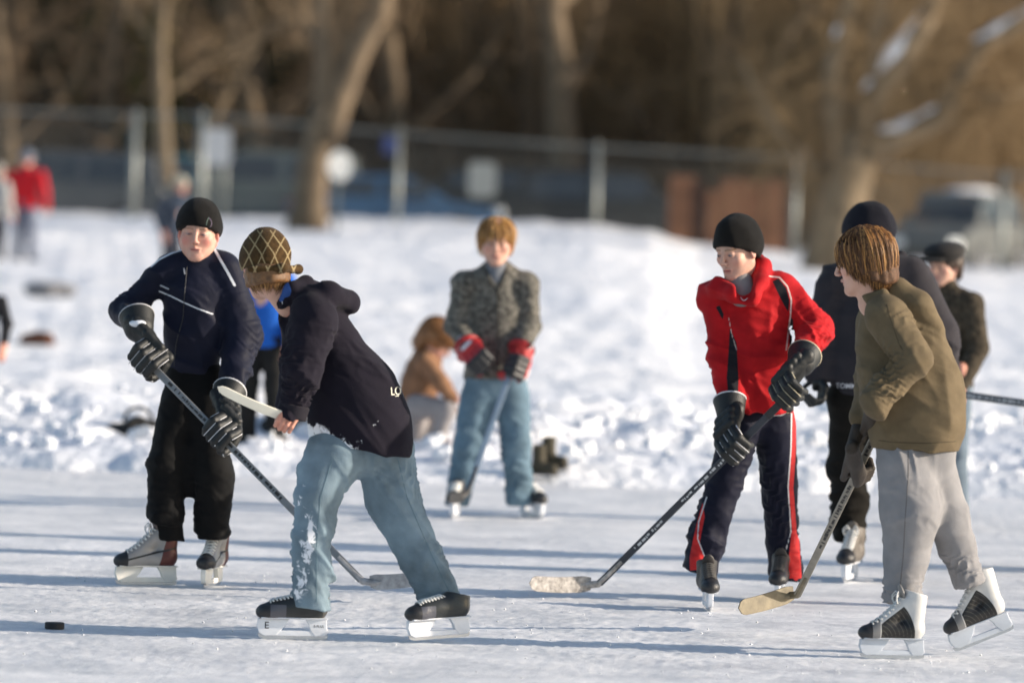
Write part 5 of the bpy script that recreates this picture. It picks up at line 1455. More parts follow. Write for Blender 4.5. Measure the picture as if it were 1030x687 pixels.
# ---------------------------------------------------------------- 3: boy in red
def boy_red():
    f = Fig(748, 24.500, 'boy in bright red pullover and black knit hat leaning over his stick')
    hc = f.p(742, 252, -.04); fw = nv((-.66, -.70, -.28)); neck = f.p(752, 290, .02)
    make_body(f, dict(c=hc, f=fw, up=(-.06, 0, 1), S=1.037, neck=neck, flush=.35, h=.0030, jaw=.98),
        limbs(f, [(724, 306, 0), (785, 290, 0)], [(727, 358, -.02), (820, 333, -.02)], [(735, 402, -.09), (806, 352, -.2)], [(748, 412, 0), (776, 412, .05)], [(728, 487, 0), (783, 487, .15)], [(708, 570, 0), (788, 575, .24)], neck), None)
    beanie(f, hc, fw, 1.04, M_KNITB, (-.06, 0, 1), front=.036, back=-.075, tall=.006)
    V, F = sdf_mesh([f.C((744, 284, -.05), (748, 296, -.06), 13, 15, .02)], .008); mesh_obj('undershirt', V, F, cloth('tee_grey', (.21, .20, .20), rough_=1.0), f.o)
    M_J = cloth('pullover_red', (.40, .009, .013), marks=(('pan', (.016, .016, .020)), ('pipe', (.62, .50, .46))), rough_=.75, bump=.35, var=.16)
    J = f.ch([(756, 292, .01), (757, 320, 0), (762, 355, 0), (765, 385, 0), (764, 412, 0)], [24, 33, 33, 31, 31], .04, .72)
    J += [f.C((726, 302, .0), (784, 288, .01), 14, 15, .05)]
    J += f.ch([(724, 310, 0), (727, 358, -.02), (736, 404, -.09)], [16.5, 14, 12], .025)
    J += f.ch([(783, 292, 0), (820, 331, -.02), (808, 351, -.18)], [17, 15.5, 12.5], .025)
    J += f.ch([(712, 304, .02), (722, 291, -.06), (738, 297, -.14), (756, 299, -.15), (765, 284, -.09), (768, 268, .0), (762, 262, .06)], [10, 10, 8.5, 8, 8, 8, 7], .018)
    J += [ell(f.p(716, 296, .04), (.055, .075, .06), k=.03), f.C((747, 284, -.10), (750, 300, -.22), 11, 9.5, .01, op='-')]
    J += [hcut(f.p(764, 411, 0), (0, 0, -1), .22, .006)]
    J += [fold(f.p(724, 310), f.p(735, 404), .008, 4, 1, .1, .4), fold(f.p(785, 290), f.p(825, 335), .008, 3.5, 2, .1), fold(f.p(825, 330), f.p(806, 355, -.2), .008, 3, 3, .1),
          crease(.017, 19, 41, (.95, .25, .2), .25), crease(.012, 22, 44, (.3, 0, .95), .35), crease(.006, 45, 42, (.3, 0, 1)), rough(.004, 12, 9)]
    st = {'pan': [('poly', [(777, 283), (783, 280), (791, 290), (794, 302), (793, 314), (788, 306), (783, 296)]),
                  ('poly', [(734, 330), (741, 345), (743, 380), (742, 412), (734, 412), (731, 380), (733, 352)]),
                  ('poly', [(720, 309), (724, 307), (728, 316), (727, 322)]), ('poly', [(795, 318), (798, 322), (798, 350), (794, 352)])],
          'pipe': [('line', [(774, 278), (784, 279), (792, 288), (796, 301), (795, 318), (793, 335), (791, 352)], 1.5), ('line', [(733, 320), (736, 336), (741, 352)], .9)]}
    o = f.garment('pullover', J, .0062, M_J, strokes=st)
    f.piping('pullover', [(745, 299), (748, 304), (752, 300)], 1.0, M_WHITE_TRIM, 'drawstring', o)
    V, F = sdf_mesh([f.C((751, 407, 0), (778, 407, 0), 17, 17, .02, .9), f.C((751, 414, 0), (778, 412, 0), 15, 15, .02, .9), hcut(f.p(765, 418.5, 0), (.0, 0, -1), .2), rough(.003, 40, 3)], .007)
    mesh_obj('shirt_hem', V, F, cloth('shirt_white', (.55, .54, .55)), f.o)
    M_T = cloth('track_navy', (.009, .010, .022), marks=(('red', (.55, .03, .03)), ('w', (.6, .6, .62))), rough_=.6, bump=.3)
    T = [f.C((750, 420, 0), (779, 420, .03), 18, 18, .03), f.C((750, 410, 0), (778, 410, .03), 15, 15, .03)]
    T += f.ch([(746, 430, 0), (729, 487, 0), (711, 540, 0), (706, 568, .0)], [21, 17.5, 17, 19], .02) + f.ch([(780, 430, .04), (784, 487, .14), (787, 545, .22), (791, 572, .24)], [21, 18.5, 16.5, 18], .02)
    T += [f.hc((706, 573, 0), (-.2, 0, -1), .14), f.hc((791, 581, .24), (-.15, 0, -1), .13)]
    T += [fold(f.p(746, 430), f.p(706, 572), .008, 6, 1, .13), fold(f.p(780, 430, .05), f.p(791, 580, .24), .008, 6, 2.5, .13), crease(.013, 22, 51, (.3, 0, 1), .4), crease(.006, 50, 52)]
    st = {'red': [('line', [(799, 412), (799, 450), (796, 490), (799, 530), (801, 582)], 4.6), ('poly', [(797, 530), (804, 540), (807, 582), (786, 582), (794, 560)]), ('poly', [(707, 505), (709, 520), (704, 545), (712, 572), (694, 574), (694, 560), (699, 535)])],
          'w': [('line', [(796.5, 412), (796, 450), (793, 490), (796, 535), (789, 560), (777, 573)], 1.2), ('line', [(711, 500), (703, 525), (702, 542), (709, 560), (720, 574)], 1.3)]}
    f.garment('track_trousers', T, .0066, M_T, strokes=st)
    Mb = mat('boot_black2', (.028, .024, .022), .5, 0, .4, 25, .4, 160)
    st = dict(boot=Mb, toe=M_BLACKL, holder=M_HOLDER, lace=mat('lace_dark', (.08, .075, .07), .8), tongue=Mb)
    h1 = GP(709, 611) - f.root
    ice_skate(f, h1, (.06, -1, 0), st, .96, top=.22)
    h2 = GP(786, 603) - f.root
    ice_skate(f, h2, (-.12, -.99, 0), st, .96, top=.22)
    butt = P3(801, 390, 24.175); heel = P3(594, 590, 24.480); heel[2] = .022; tip = P3(529, 592, 24.348); tip[2] = .028
    M_TAPE = mat('tape_scuffed', (.42, .39, .36), .8, 0, .45, 45, .6, 150)
    hockey_stick('dark shafted stick with scuffed pale taped blade held by the boy in red', butt, heel, tip, M_STICKBLK, M_TAPE, marks=dict(mat=M_MARKL, items=dashes(2, .22, .36, 14) + dashes(3, .45, .76, 26, .010)), grip=.18, hgt=.072, curve=.03, bl_label='blade wound in scuffed whitish tape')
    s = nv(butt - heel); at = lambda x: (butt + (heel - butt) * ((801 - x) / 207.)) - f.root
    g, k = hockey_glove(f, at(742), s, f.p(735, 419, -.16), f.p(733, 385, -.06), M_GLOVEB, M_WHITE_TRIM, M_GREYPAD, back=1, sc=1.08)
    g, k = hockey_glove(f, at(796), s, f.p(805, 367, -.27), f.p(815, 345, -.12), M_GLOVEB, mat('trim_gold', (.50, .44, .30), .5), None, back=1, sc=1.1)
boy_red()

# ---------------------------------------------------------------- 4: boy in the olive jacket
def boy_olive():
    f = Fig(920, 21.860, 'auburn haired boy in olive jacket and grey sweatpants, seen from behind, rightmost skater')
    hc = f.p(869, 263, -.02); fw = nv((-.90, .30, -.20)); neck = f.p(879, 305, -.02)
    make_body(f, dict(c=hc, f=fw, S=1.047, neck=neck, flush=.45, h=.0032),
        limbs(f, [(893, 322, -.12), (880, 322, .14)], [(920, 362, -.2), (882, 385, .15)], [(886, 402, -.2), (866, 420, .08)], [(914, 450, -.02), (936, 450, .06)], [(917, 515, 0), (958, 530, .08)], [(912, 600, 0), (975, 575, .1)], neck), None)
    M_H = (mat('hair_auburn', srgb(84, 54, 28), .7, 0, .5, 110, .6, 300), mat('hair_auburn_mid', srgb(140, 96, 50), .4), mat('hair_auburn_light', srgb(188, 138, 76), .35))
    hair(f, hc, fw, 1.03, M_H, fringe=.012, side=-.062, back=-.106, n=7500, seed=5, vol=1.0, cover_front=.62, h=.0045, wav=.006)
    M_J = cloth('jacket_olive', (.135, .102, .060), rough_=.8, bump=.35, var=.16)
    J = f.ch([(896, 305, .03), (903, 335, .02), (911, 365, .01), (919, 398, 0), (921, 424, 0), (922, 452, 0)], [24, 38, 42.5, 45, 44, 41], .04, .78)
    J += [f.C((888, 312, -.10), (888, 312, .12), 17, 17, .04)]
    J += f.ch([(893, 320, -.12), (917, 362, -.19), (883, 404, -.19)], [23, 20, 13.5], .022)
    J += f.ch([(882, 325, .14), (882, 384, .16), (866, 420, .08)], [18, 14, 10.5], .025)
    J += f.ch([(880, 294, .04), (902, 292, -.03), (922, 307, -.05), (939, 331, -.03)], [8, 12, 13.5, 10], .02)
    J += f.ch([(902, 292, .06), (924, 308, .06), (940, 333, .04)], [11, 12, 9], .02)
    J += f.ch([(866, 293, -.02), (876, 300, -.07), (888, 296, -.09)], [5.5, 6.5, 7], .01)
    J += [f.C((897, 303, -.12), (936, 347, -.10), .8, 1.3, .012, op='-'), f.C((905, 291, -.12), (932, 318, -.12), .6, 1.0, .008, op='-')]
    J += [hcut(f.p(922, 450.5, 0), (-.02, 0, -1), .28, .006)]
    J += [fold(f.p(893, 320, -.12), f.p(920, 366, -.2), .009, 3, 1, .13, .5), fold(f.p(922, 356, -.2), f.p(883, 406, -.2), .010, 4, 2, .11, .4),
          crease(.028, 15, 61, (.85, 0, .5), .25), crease(.0065, 42, 62, (.3, 0, 1)), rough(.004, 12, 6)]
    o = f.garment('jacket', J, .0060, M_J)
    f.piping('jacket', [(884, 443), (900, 445), (930, 446), (962, 444)], .8, mat('seam_olive', (.05, .036, .018), .9), 'hem_seam', o)
    f.piping('jacket', [(892, 306), (897, 325), (904, 345), (908, 352)], .7, mat('seam_olive', (.05, .036, .018), .9), 'armhole_seam', o)
    V, F = sdf_mesh([f.C((922, 441, 0), (922, 450, 0), 42, 41, .01, .78), hcut(f.p(922, 440, 0), (0, 0, 1), .28), hcut(f.p(922, 452.5, 0), (-.02, 0, -1), .28), rough(.003, 40, 2)], .0065)
    mesh_obj('waistband', V, F, M_J, o)
    M_T = cloth('sweatpants_grey', (.25, .245, .25), rough_=.9, bump=.35, var=.10)
    T = [f.C((908, 440, 0), (934, 440, 0), 27, 27, .04, .9), f.C((912, 458, 0), (934, 458, 0), 29, 27, .04, .9)]
    T += f.ch([(911, 468, -.03), (916, 512, -.03), (912, 560, .0), (908, 600, 0)], [30, 31, 22, 19.5], .025) + f.ch([(934, 470, .05), (953, 520, .07), (963, 550, .09), (973, 580, .1)], [28, 22, 18.5, 16], .025)
    T += [f.hc((907, 608, 0), (-.1, 0, -1), .12), f.hc((975, 588, .1), (.3, 0, -1), .11)]
    T += [fold(f.p(913, 575), f.p(907, 612), .010, 2.5, 1, .12, .2), fold(f.p(960, 545, .07), f.p(975, 590, .1), .008, 3, 2.5, .1, .2),
          crease(.024, 16, 71, (.95, .2, .15), .22), crease(.006, 45, 72, (.2, .2, 1)), rough(.003, 14, 3)]
    o = f.garment('sweatpants', T, .0062, M_T)
    f.piping('sweatpants', [(914, 454), (914, 480), (911, 520), (909, 560), (906, 590)], .9, mat('seam_grey', (.15, .14, .135), .9), 'side_seam', o)
    Mb = mat('boot_white', (.60, .59, .57), .38, .05, .12, 14, .15, 120, marks=(('blk', (.016, .015, .014)), ('gr', (.10, .092, .08)), ('band', (.18, .18, .18))))
    def arc(X, Y, Z):       # black side panel bounded by a curve behind and the lace line above
        d1 = .115 - np.hypot(X - .165, (Z - .085) * .72) ; d1 = np.minimum(d1, (.262 - X) * 1.0); d1 = np.minimum(d1, .118 + (.222 - X) * .80 - Z)
        return np.minimum(d1, np.minimum(.192 - X, Z - .084)) * 1.0
    def stripes(X, Y, Z):
        r = np.hypot(X - .20, (Z - .075) * .9); return np.minimum(arc(X, Y, Z) - .004, .0012 - np.abs((r * 62) % 1 - .5) / 62 * 1.0)
    st = dict(boot=Mb, toe=M_BLACKL, holder=mat('holder_grey', (.52, .56, .62), .35, 0, .1, 12, .1, 60), lace=M_LACE, tongue=Mb,
              regions={'blk': arc, 'gr': stripes, 'band': lambda X, Y, Z: np.minimum(X - .195, .226 - X)})
    h1 = GP(930, 663) - f.root
    ice_skate(f, h1, (-.985, -.17, 0), st, .93, top=.285)
    h2 = P3(1021, 633, 22.014) - f.root
    ice_skate(f, h2, (-.92, -.12, -.385), st, .93, top=.30)
    butt = P3(893, 412, 21.840); heel = P3(799, 606, 22.938); tip = P3(739, 621, 22.733)
    butt = butt + nv(butt - heel) * .0
    M_BW = mat('blade_wood', (.17, .14, .085), .5, 0, .35, 25)
    hockey_stick('worn wooden stick held low by the boy in the olive jacket', butt, heel, tip, mat('shaft_worn', (.25, .23, .19), .4, .1, .2, 25), M_BW, marks=dict(mat=M_MARKD, items=dashes(5, .30, .62, 40, .013) + dashes(6, .78, .92, 12, .013)), hgt=.072, curve=.03)
    s = nv(butt - heel); at = lambda y: (butt + (heel - butt) * ((y - 412) / 194.)) - f.root
    M_GB = mat('glove_brown', (.030, .021, .013), .7, 0, .3, 20, .5, 160)
    def soft_glove(C, W, E, nm, back):
        P = hand_prims(C, s, W, 1.05, back, .0135, .0235, E=E) + [rough(.0012, 80, 3)]
        V, F = sdf_mesh(P, .0042); g = mesh_obj('glove', V, F, M_GB, f.o); g['label'] = nm; return g
    soft_glove(at(429), f.p(876, 408, -.16), f.p(888, 398, -.19), 'brown glove on the upper hand', 1)
    g = soft_glove(at(468), f.p(857, 451, .02), f.p(865, 428, .07), 'brown glove on the lower hand', 1)
boy_olive()

# ---------------------------------------------------------------- 5: goalkeeper like boy in tweed
def boy_tweed():
    f = Fig(498, 30.3, 'boy in grey tweed jacket and jeans with red gloves, standing alone in the middle')
    hc = f.p(499, 243, -.02); fw = nv((.02, -1, -.16)); neck = f.p(499, 272, .03)
    make_body(f, dict(c=hc, f=fw, S=1.04, neck=neck, flush=.5, h=.0038, hair=(.25, .15, .06)),
        limbs(f, [(470, 284, 0), (528, 284, 0)], [(459, 326, -.02), (533, 328, -.02)], [(470, 348, -.16), (524, 350, -.16)], [(486, 388, 0), (511, 388, 0)], [(471, 448, -.03), (519, 448, -.03)], [(459, 505, 0), (524, 505, 0)], neck), None)
    hair(f, f.p(499, 244.5, -.01), fw, .96, (mat('hair_blond', srgb(150, 106, 56), .45, 0, .4, 60, .5, 300), mat('hair_blond_mid', srgb(190, 142, 80), .4), mat('hair_blond_light', srgb(228, 184, 112), .4)), fringe=.028, side=-.045, back=-.07, n=1500, seed=9, vol=1.03, wav=.02, h=.006, cover_front=.5)
    M_J = mat('tweed', (.125, .117, .100), .95, 0, .8, 45, .8, 150, .1, .2)
    J = f.ch([(499, 284, .01), (499, 315, 0), (499, 345, 0), (499, 378, 0)], [24, 27, 29, 33], .04, .7)
    J += [f.C((472, 284, 0), (526, 284, 0), 11.5, 11.5, .04), f.C((499, 270, .03), (499, 282, 0), 11, 18, .03)]
    J += f.ch([(468, 286, 0), (459, 327, -.02), (470, 347, -.14)], [12.5, 11.5, 9.5], .02) + f.ch([(530, 286, 0), (532, 328, -.02), (524, 350, -.14)], [12.5, 11.5, 9.5], .02)
    J += [f.hc((499, 381, 0), (.05, 0, -1), .26), cone(f.p(499, 270, -.06), f.p(499, 291, -.16), f.r(9), f.r(2), .01, op='-'), fold(f.p(468, 286), f.p(460, 335), .008, 3, 1, .1), fold(f.p(531, 286), f.p(532, 335), .008, 3, 2, .1), crease(.014, 20, 81, (.2, 0, 1)), crease(.006, 45, 82)]
    o = f.garment('jacket', J, .0085, M_J)
    f.piping('jacket', [(489, 270), (493, 282), (500, 294), (501, 320), (502, 376)], 1.5, mat('tweed_dark', (.035, .032, .026), .9), 'front_edge', o)
    f.piping('jacket', [(510, 270), (506, 282), (500, 294)], 2.0, mat('tweed_dark', (.035, .032, .026), .9), 'collar_edge', o)
    V, F = sdf_mesh([f.C((499, 270, -.02), (499, 284, -.05), 11, 9, .02)], .01); mesh_obj('undershirt', V, F, cloth('tee_slate', (.16, .17, .19)), f.o)
    M_T = cloth('jeans_blue', (.125, .195, .25), var=.3, scale=7, bump=.4)
    T = [f.C((485, 378, 0), (512, 378, 0), 18, 18, .03), f.C((485, 392, 0), (512, 392, 0), 18, 18, .03)]
    T += f.ch([(481, 400, 0), (471, 448, -.03), (459, 508, .0)], [18, 15.5, 12], .02) + f.ch([(515, 400, 0), (519, 448, -.03), (523, 508, .0)], [18, 14.5, 13.5], .02)
    T += [f.hc((458, 509, 0), (0, 0, -1), .14), f.hc((524, 509, 0), (0, 0, -1), .14), fold(f.p(481, 400), f.p(459, 510), .009, 5, 1, .12), fold(f.p(515, 400), f.p(523, 510), .009, 5, 2, .12), crease(.012, 22, 83), crease(.005, 50, 84)]
    f.garment('jeans', T, .0085, M_T)
    Mb = mat('boot_mix', (.05, .05, .055), .45, 0, .3, 20, marks=(('wt', (.55, .55, .53)),))
    st = dict(boot=Mb, toe=M_BLACKL, holder=M_HOLDER, lace=M_LACE, tongue=Mb, regions={'wt': lambda X, Y, Z: np.minimum(X - .13, .03 - Y)})
    h1 = GP(461, 519) - f.root; ice_skate(f, h1, (-.12, -1, 0), st, 1.0, top=.2, h=.006)
    h2 = GP(524, 519) - f.root; ice_skate(f, h2, (.42, -.9, 0), st, 1.0, top=.2, h=.006)
    butt = P3(520, 356, 30.02); heel = P3(467, 505, 29.85); tip = heel + np.array([-.10, -.26, 0])
    hockey_stick('blue grey stick held upright between the legs of the boy in tweed', butt, heel, tip, mat('shaft_blue', (.20, .27, .36), .4, .1), M_BLACKL)
    s = nv(butt - heel); M_GR = mat('glove_red', (.42, .018, .02), .5, 0, .2, 15, marks=()); M_GW = M_WHITE_TRIM
    g, k = hockey_glove(f, P3(516.5, 369, 30.02) - f.root, s, f.p(522, 357, -.19), f.p(530, 335, -.08), M_GR, M_BLACKL, M_GW, back=1, sc=1.1, h=.006, clen=.05, fing=M_BLACKL)
    g, k = hockey_glove(f, f.p(484, 363, -.27), nv((.6, -.1, .6)), f.p(473, 353, -.19), f.p(462, 335, -.08), M_GR, M_BLACKL, M_GW, back=1, sc=1.1, h=.006, clen=.05, fing=M_BLACKL)
boy_tweed()

# ---------------------------------------------------------------- 6: tall skater in charcoal behind the olive boy
def man_charcoal():
    f = Fig(878, 26.2, 'tall skater in dark navy hat and charcoal jacket standing behind the auburn haired boy')
    hc = f.p(871, 240, 0); fw = nv((-.85, .45, -.1)); neck = f.p(876, 270, .0)
    make_body(f, dict(c=hc, f=fw, S=1.04, neck=neck, h=.005),
        limbs(f, [(840, 286, 0), (920, 284, 0)], [(828, 335, 0), (944, 338, 0)], [(822, 372, -.05), (950, 378, 0)], [(860, 395, 0), (905, 395, 0)], [(852, 470, 0), (905, 470, 0)], [(854, 545, 0), (905, 545, 0)], neck), None)
    beanie(f, hc, fw, 1.11, M_KNITN, front=.02, back=-.05, tall=.008)
    M_J = cloth('jacket_charcoal', (.034, .031, .036), rough_=.8, bump=.3)
    J = f.ch([(876, 280, 0), (883, 320, 0), (885, 360, 0), (886, 392, 0)], [32, 48, 50, 50], .05, .6)
    J += [f.C((846, 284, 0), (916, 278, 0), 20, 20, .05), f.C((874, 262, 0), (876, 276, 0), 13, 20, .03), f.C((905, 262, .08), (930, 290, .05), 9, 13, .04)]
    J += f.ch([(838, 290, 0), (828, 335, 0), (823, 374, -.04)], [20, 17, 13], .03) + f.ch([(922, 290, 0), (944, 336, 0), (949, 376, 0)], [21, 20, 17], .03)
    J += [f.hc((886, 397, 0), (0, 0, -1), .3, .006), fold(f.p(838, 290), f.p(824, 378), .007, 3, 1, .13), fold(f.p(922, 290), f.p(950, 380), .009, 4, 2, .13, .6), crease(.013, 18, 91, (.4, 0, 1)), crease(.005, 42, 92)]
    o = f.garment('jacket', J, .0075, M_J)
    f.text('jacket', 'TOMMO', 854, 388.5, 5.2, 2, mat('lettering_white', (.6, .6, .62), .6), o, sx=1.0)
    f.piping('jacket', [(828, 393), (850, 394), (872, 395)], 1.0, M_BLACKL, 'hem_seam', o)
    M_T = cloth('trousers_dark', (.011, .0095, .0075), bump=.3)
    T = [f.C((862, 390, 0), (905, 390, 0), 22, 22, .03)] + f.ch([(858, 402, 0), (853, 470, 0), (855, 535, -.02)], [24, 20.5, 17], .02) + f.ch([(905, 402, 0), (908, 470, .03), (908, 545, .05)], [24, 20, 17], .02)
    T += [f.hc((855, 545, -.02), (0, 0, -1), .13), f.hc((908, 548, .05), (0, 0, -1), .13), fold(f.p(856, 420), f.p(855, 545), .009, 6, 1, .12), crease(.012, 22, 93), crease(.005, 50, 94)]
    f.garment('trousers', T, .0075, M_T)
    Mb = mat('boot_brown', (.12, .105, .09), .6, 0, .3, 25, .3, 150)
    st = dict(boot=Mb, toe=M_BLACKL, holder=M_HOLDER, lace=M_LACE, tongue=Mb)
    h1 = GP(861, 583) - f.root; ice_skate(f, h1, (-.25, -.96, 0), st, 1.05, top=.24, h=.005)
    h2 = GP(908, 582) - f.root; ice_skate(f, h2, (-.1, -1, 0), st, 1.05, top=.24, h=.005)
    for C, W, sd in (((818, 396, -.1), (822, 380, -.05), (.2, -.9, .2)), ((952, 400, -.02), (950, 384, 0), (.2, -.9, .2))):
        V, F = sdf_mesh(hand_prims(f.p(*C), nv(sd), f.p(*W), 1.1, -1, .014, .025), .006); mesh_obj('glove', V, F, M_GLOVEB, f.o)
man_charcoal()

# ---------------------------------------------------------------- plainer figures seen out of focus
def onlooker(px, Y, H, label, jacket, legs, hat, hatc, d, skin_flush=.4, arms=((-1, 0), (1, 0)), lean=0, shoes=BLK, h=.011, z=None, hairc=None, width=1.0, pat=0, shoe_h=.08, name_j='jacket'):
    """standing person of height H metres at depth Y; d: direction faced (x, y)"""
    if z is None:          # Y is then the photograph row of the feet and H the height in photograph pixels
        q = terrain_pt(px, Y); Y = q[1]; H = H * Y / FOC; gz_ = q[2] - .03; px = 515 + q[0] / Y * FOC
    else: gz_ = z
    f = Fig(px, Y, label, z=gz_); S = H / 1.62
    D = nv((d[0], d[1], 0)); Rr = np.array([D[1], -D[0], 0])
    g = lambda x, y, z_: (Rr * x + D * (y + lean * max(0, z_ - .85)) + np.array([0, 0, z_])) * S
    hc = g(0, .03, 1.49); fw = nv(D + np.array([0, 0, -.1 - lean * .3])); neck = g(0, 0, 1.34)
    arm = []
    for s_, sw in arms: arm.append((g(s_ * .19 * width, 0, 1.28), g(s_ * .25 * width, -.02 + sw * .5, 1.03), g(s_ * .23 * width, .10 + sw, .82)))
    P = [cone(g(0, 0, .9), g(0, 0, 1.2), .09, .10, .04), cone(g(0, 0, 1.2), neck, .09, .05, .04), cone(g(-.12, 0, 1.28), g(.12, 0, 1.28), .045, .045, .03)]
    hands = []
    for a, b, c in arm:
        P += [cone(a, b, .038, .032), cone(b, c, .032, .024)]
        hands.append(hand_prims(c + nv(c - b) * .09, nv(Rr * .2 + D), c, .8, 1, .009, .019) if h < .01 else [cone(c, c + nv(c - b) * .11, .03, .028), cone(c, c + nv(c - b) * .08 + D * .04, .018, .014)])
    for s_ in (-1, 1): P += [cone(g(s_ * .09, 0, .85), g(s_ * .10, .02, .46), .06, .045), cone(g(s_ * .10, .02, .46), g(s_ * .11, 0, .08), .045, .035)]
    make_body(f, dict(c=hc, f=fw, S=.98 * S, neck=neck, flush=skin_flush, h=.006), P, None, hands=hands)
    if hat: beanie(f, hc, fw, 1.04 * S, knit('hat_%s' % str(hatc), hatc), front=.03, back=-.04, h=.007)
    if hairc: hair(f, hc, fw, 1.0 * S, mat('hair_%s' % str(hairc), hairc, .5, 0, .3, 50), n=260, seed=int(px) % 17 + 1, h=.008, under_hat=bool(hat), vol=1.03)
    w = width
    J = [cone(g(-.06 * w, 0, 1.26), g(.06 * w, 0, 1.26), .105 * S, .105 * S, .04, .9), cone(g(-.05 * w, 0, 1.2), g(-.06 * w, 0, .82), .12 * S, .12 * S, .05, .9), cone(g(.05 * w, 0, 1.2), g(.06 * w, 0, .82), .12 * S, .12 * S, .05, .9), cone(g(0, 0, 1.30), g(0, .01, 1.37), .09 * S, .065 * S, .03)]
    for a, b, c in arm: J += [cone(a, b, .068 * S, .06 * S, .03), cone(b, c, .06 * S, .048 * S, .02), fold(a, c, .006, 5, px % 5, .12)]
    J += [hcut(g(0, 0, .78), (0, 0, -1), .3), crease(.014, 20, int(px) % 40), rough(.004, 14, 3)]
    o = f.garment(name_j, J, h, cloth('cl_%s' % str(jacket), jacket, var=.12 + pat, scale=14 if not pat else 45))
    T = [cone(g(-.07, 0, .86), g(.07, 0, .86), .105 * S, .105 * S, .03)]
    for s_ in (-1, 1): T += [cone(g(s_ * .085, 0, .80), g(s_ * .10, .02, .46), .095 * S, .076 * S, .02), cone(g(s_ * .10, .02, .46), g(s_ * .115, 0, .10), .076 * S, .070 * S, .02), hcut(g(s_ * .115, 0, .07), (0, 0, -1), .12)]
    T += [crease(.011, 24, 7 + int(px) % 30)]
    f.garment('trousers', T, h, cloth('cl_%s' % str(legs), legs))
    for s_ in (-1, 1):
        V, F = sdf_mesh([cone(g(s_ * .115, -.03, .045), g(s_ * .13, .14, .038), .042, .036, .02), cone(g(s_ * .115, -.01, .05), g(s_ * .115, -.01, .05 + shoe_h), .042, .045, .02), hcut(g(s_ * .12, .05, .004), (0, 0, -1), .25)], .008)
        mesh_obj('shoe', V, F, mat('shoe_%s' % str(shoes), shoes, .6), f.o)
    return f
# boy with the newsboy cap, behind on the right
def boy_cap():
    f = onlooker(950, 30.6, 1.53, 'boy in dark flecked coat and flat cap behind the auburn haired boy', (.060, .048, .034), (.13, .17, .21), False, BLK, (-.58, -.81), arms=((-1, .05), (1, -.03)), h=.0095, shoes=(.10, .065, .03), pat=.45, width=.92, shoe_h=.14, hairc=(.05, .03, .02), z=0)
    hc = np.array([-.03 * .58, -.03 * .81, 1.49 * 1.53 / 1.62]); fw = nv((-.58, -.81, -.1)); M = frame(fw); g = lambda x, y, z: hc + M @ np.array([x, y, z])
    V, F = sdf_mesh([ell(g(0, -.005, .075), (.112, .125, .050), M), ell(g(0, .0, .045), (.092, .108, .035), M, .02), ell(g(0, .125, .042), (.075, .055, .010), M, .008), rough(.003, 40, 2)], .006)
    mesh_obj('flat_cap', V, F, mat('cap_black', (.016, .014, .013), .9, 0, .2, 30, .4, 200), f.o)
boy_cap()
onlooker(24, 262, 113, 'distant onlooker in a red puffy jacket and blue grey jeans, far left on the snow', (.55, .02, .03), (.16, .18, .24), True, (.14, .16, .20), (.35, .93), h=.02, width=1.25)
onlooker(-5, 262, 99, 'pale coated onlooker half cut off at the left edge beside the red jacketed one', (.50, .47, .44), (.05, .05, .06), True, (.3, .28, .26), (.5, .86), h=.02)
onlooker(171, 288, 113, 'dark coated onlooker with pale hat behind the leftmost skater', (.030, .042, .065), (.03, .035, .05), True, (.42, .40, .32), (.75, -.6), h=.02, lean=.2, width=1.35, skin_flush=1.2)
onlooker(-23, 418, 152, 'person in black at the left edge, almost outside the picture', (.02, .02, .024), (.03, .04, .04), True, (.02, .02, .02), (0, -1), h=.013, width=1.15)
onlooker(265, 35.0, 1.33, 'child in bright blue top and black trousers standing between the two left skaters', (.02, .12, .50), (.018, .018, .018), False, BLK, (-.2, -.97), h=.0098, hairc=(.05, .03, .02), width=.95, z=.09)
def right_edge_player():
    f = onlooker(1114, 27.2, 1.50, 'player beyond the right edge, only the hand and stick reaching in', (.03, .05, .09), (.04, .04, .05), True, (.02, .02, .03), (-1, .1), h=.0095, z=0, arms=((-1, .16), (1, .20)))
    butt = P3(1075, 412, 27.1); heel = P3(905, 388, 27.6); tip = P3(850, 392, 27.7)
    M_TP = mat('shaft_check', (.10, .10, .11), .45, 0, .2, 30)
    hockey_stick('dark printed stick reaching in from the right edge at waist height', butt, heel, tip, M_TP, M_BLACKL, marks=dict(mat=M_MARKL, items=dashes(9, .10, .92, 70, .016)), w=.036)
    s = nv(butt - heel); C = P3(1031, 405.5, 27.17) - f.root
    V, F = sdf_mesh(hand_prims(C, s, C + np.array([.10, .03, .02]), .85, 1), .0035)
right_edge_player()

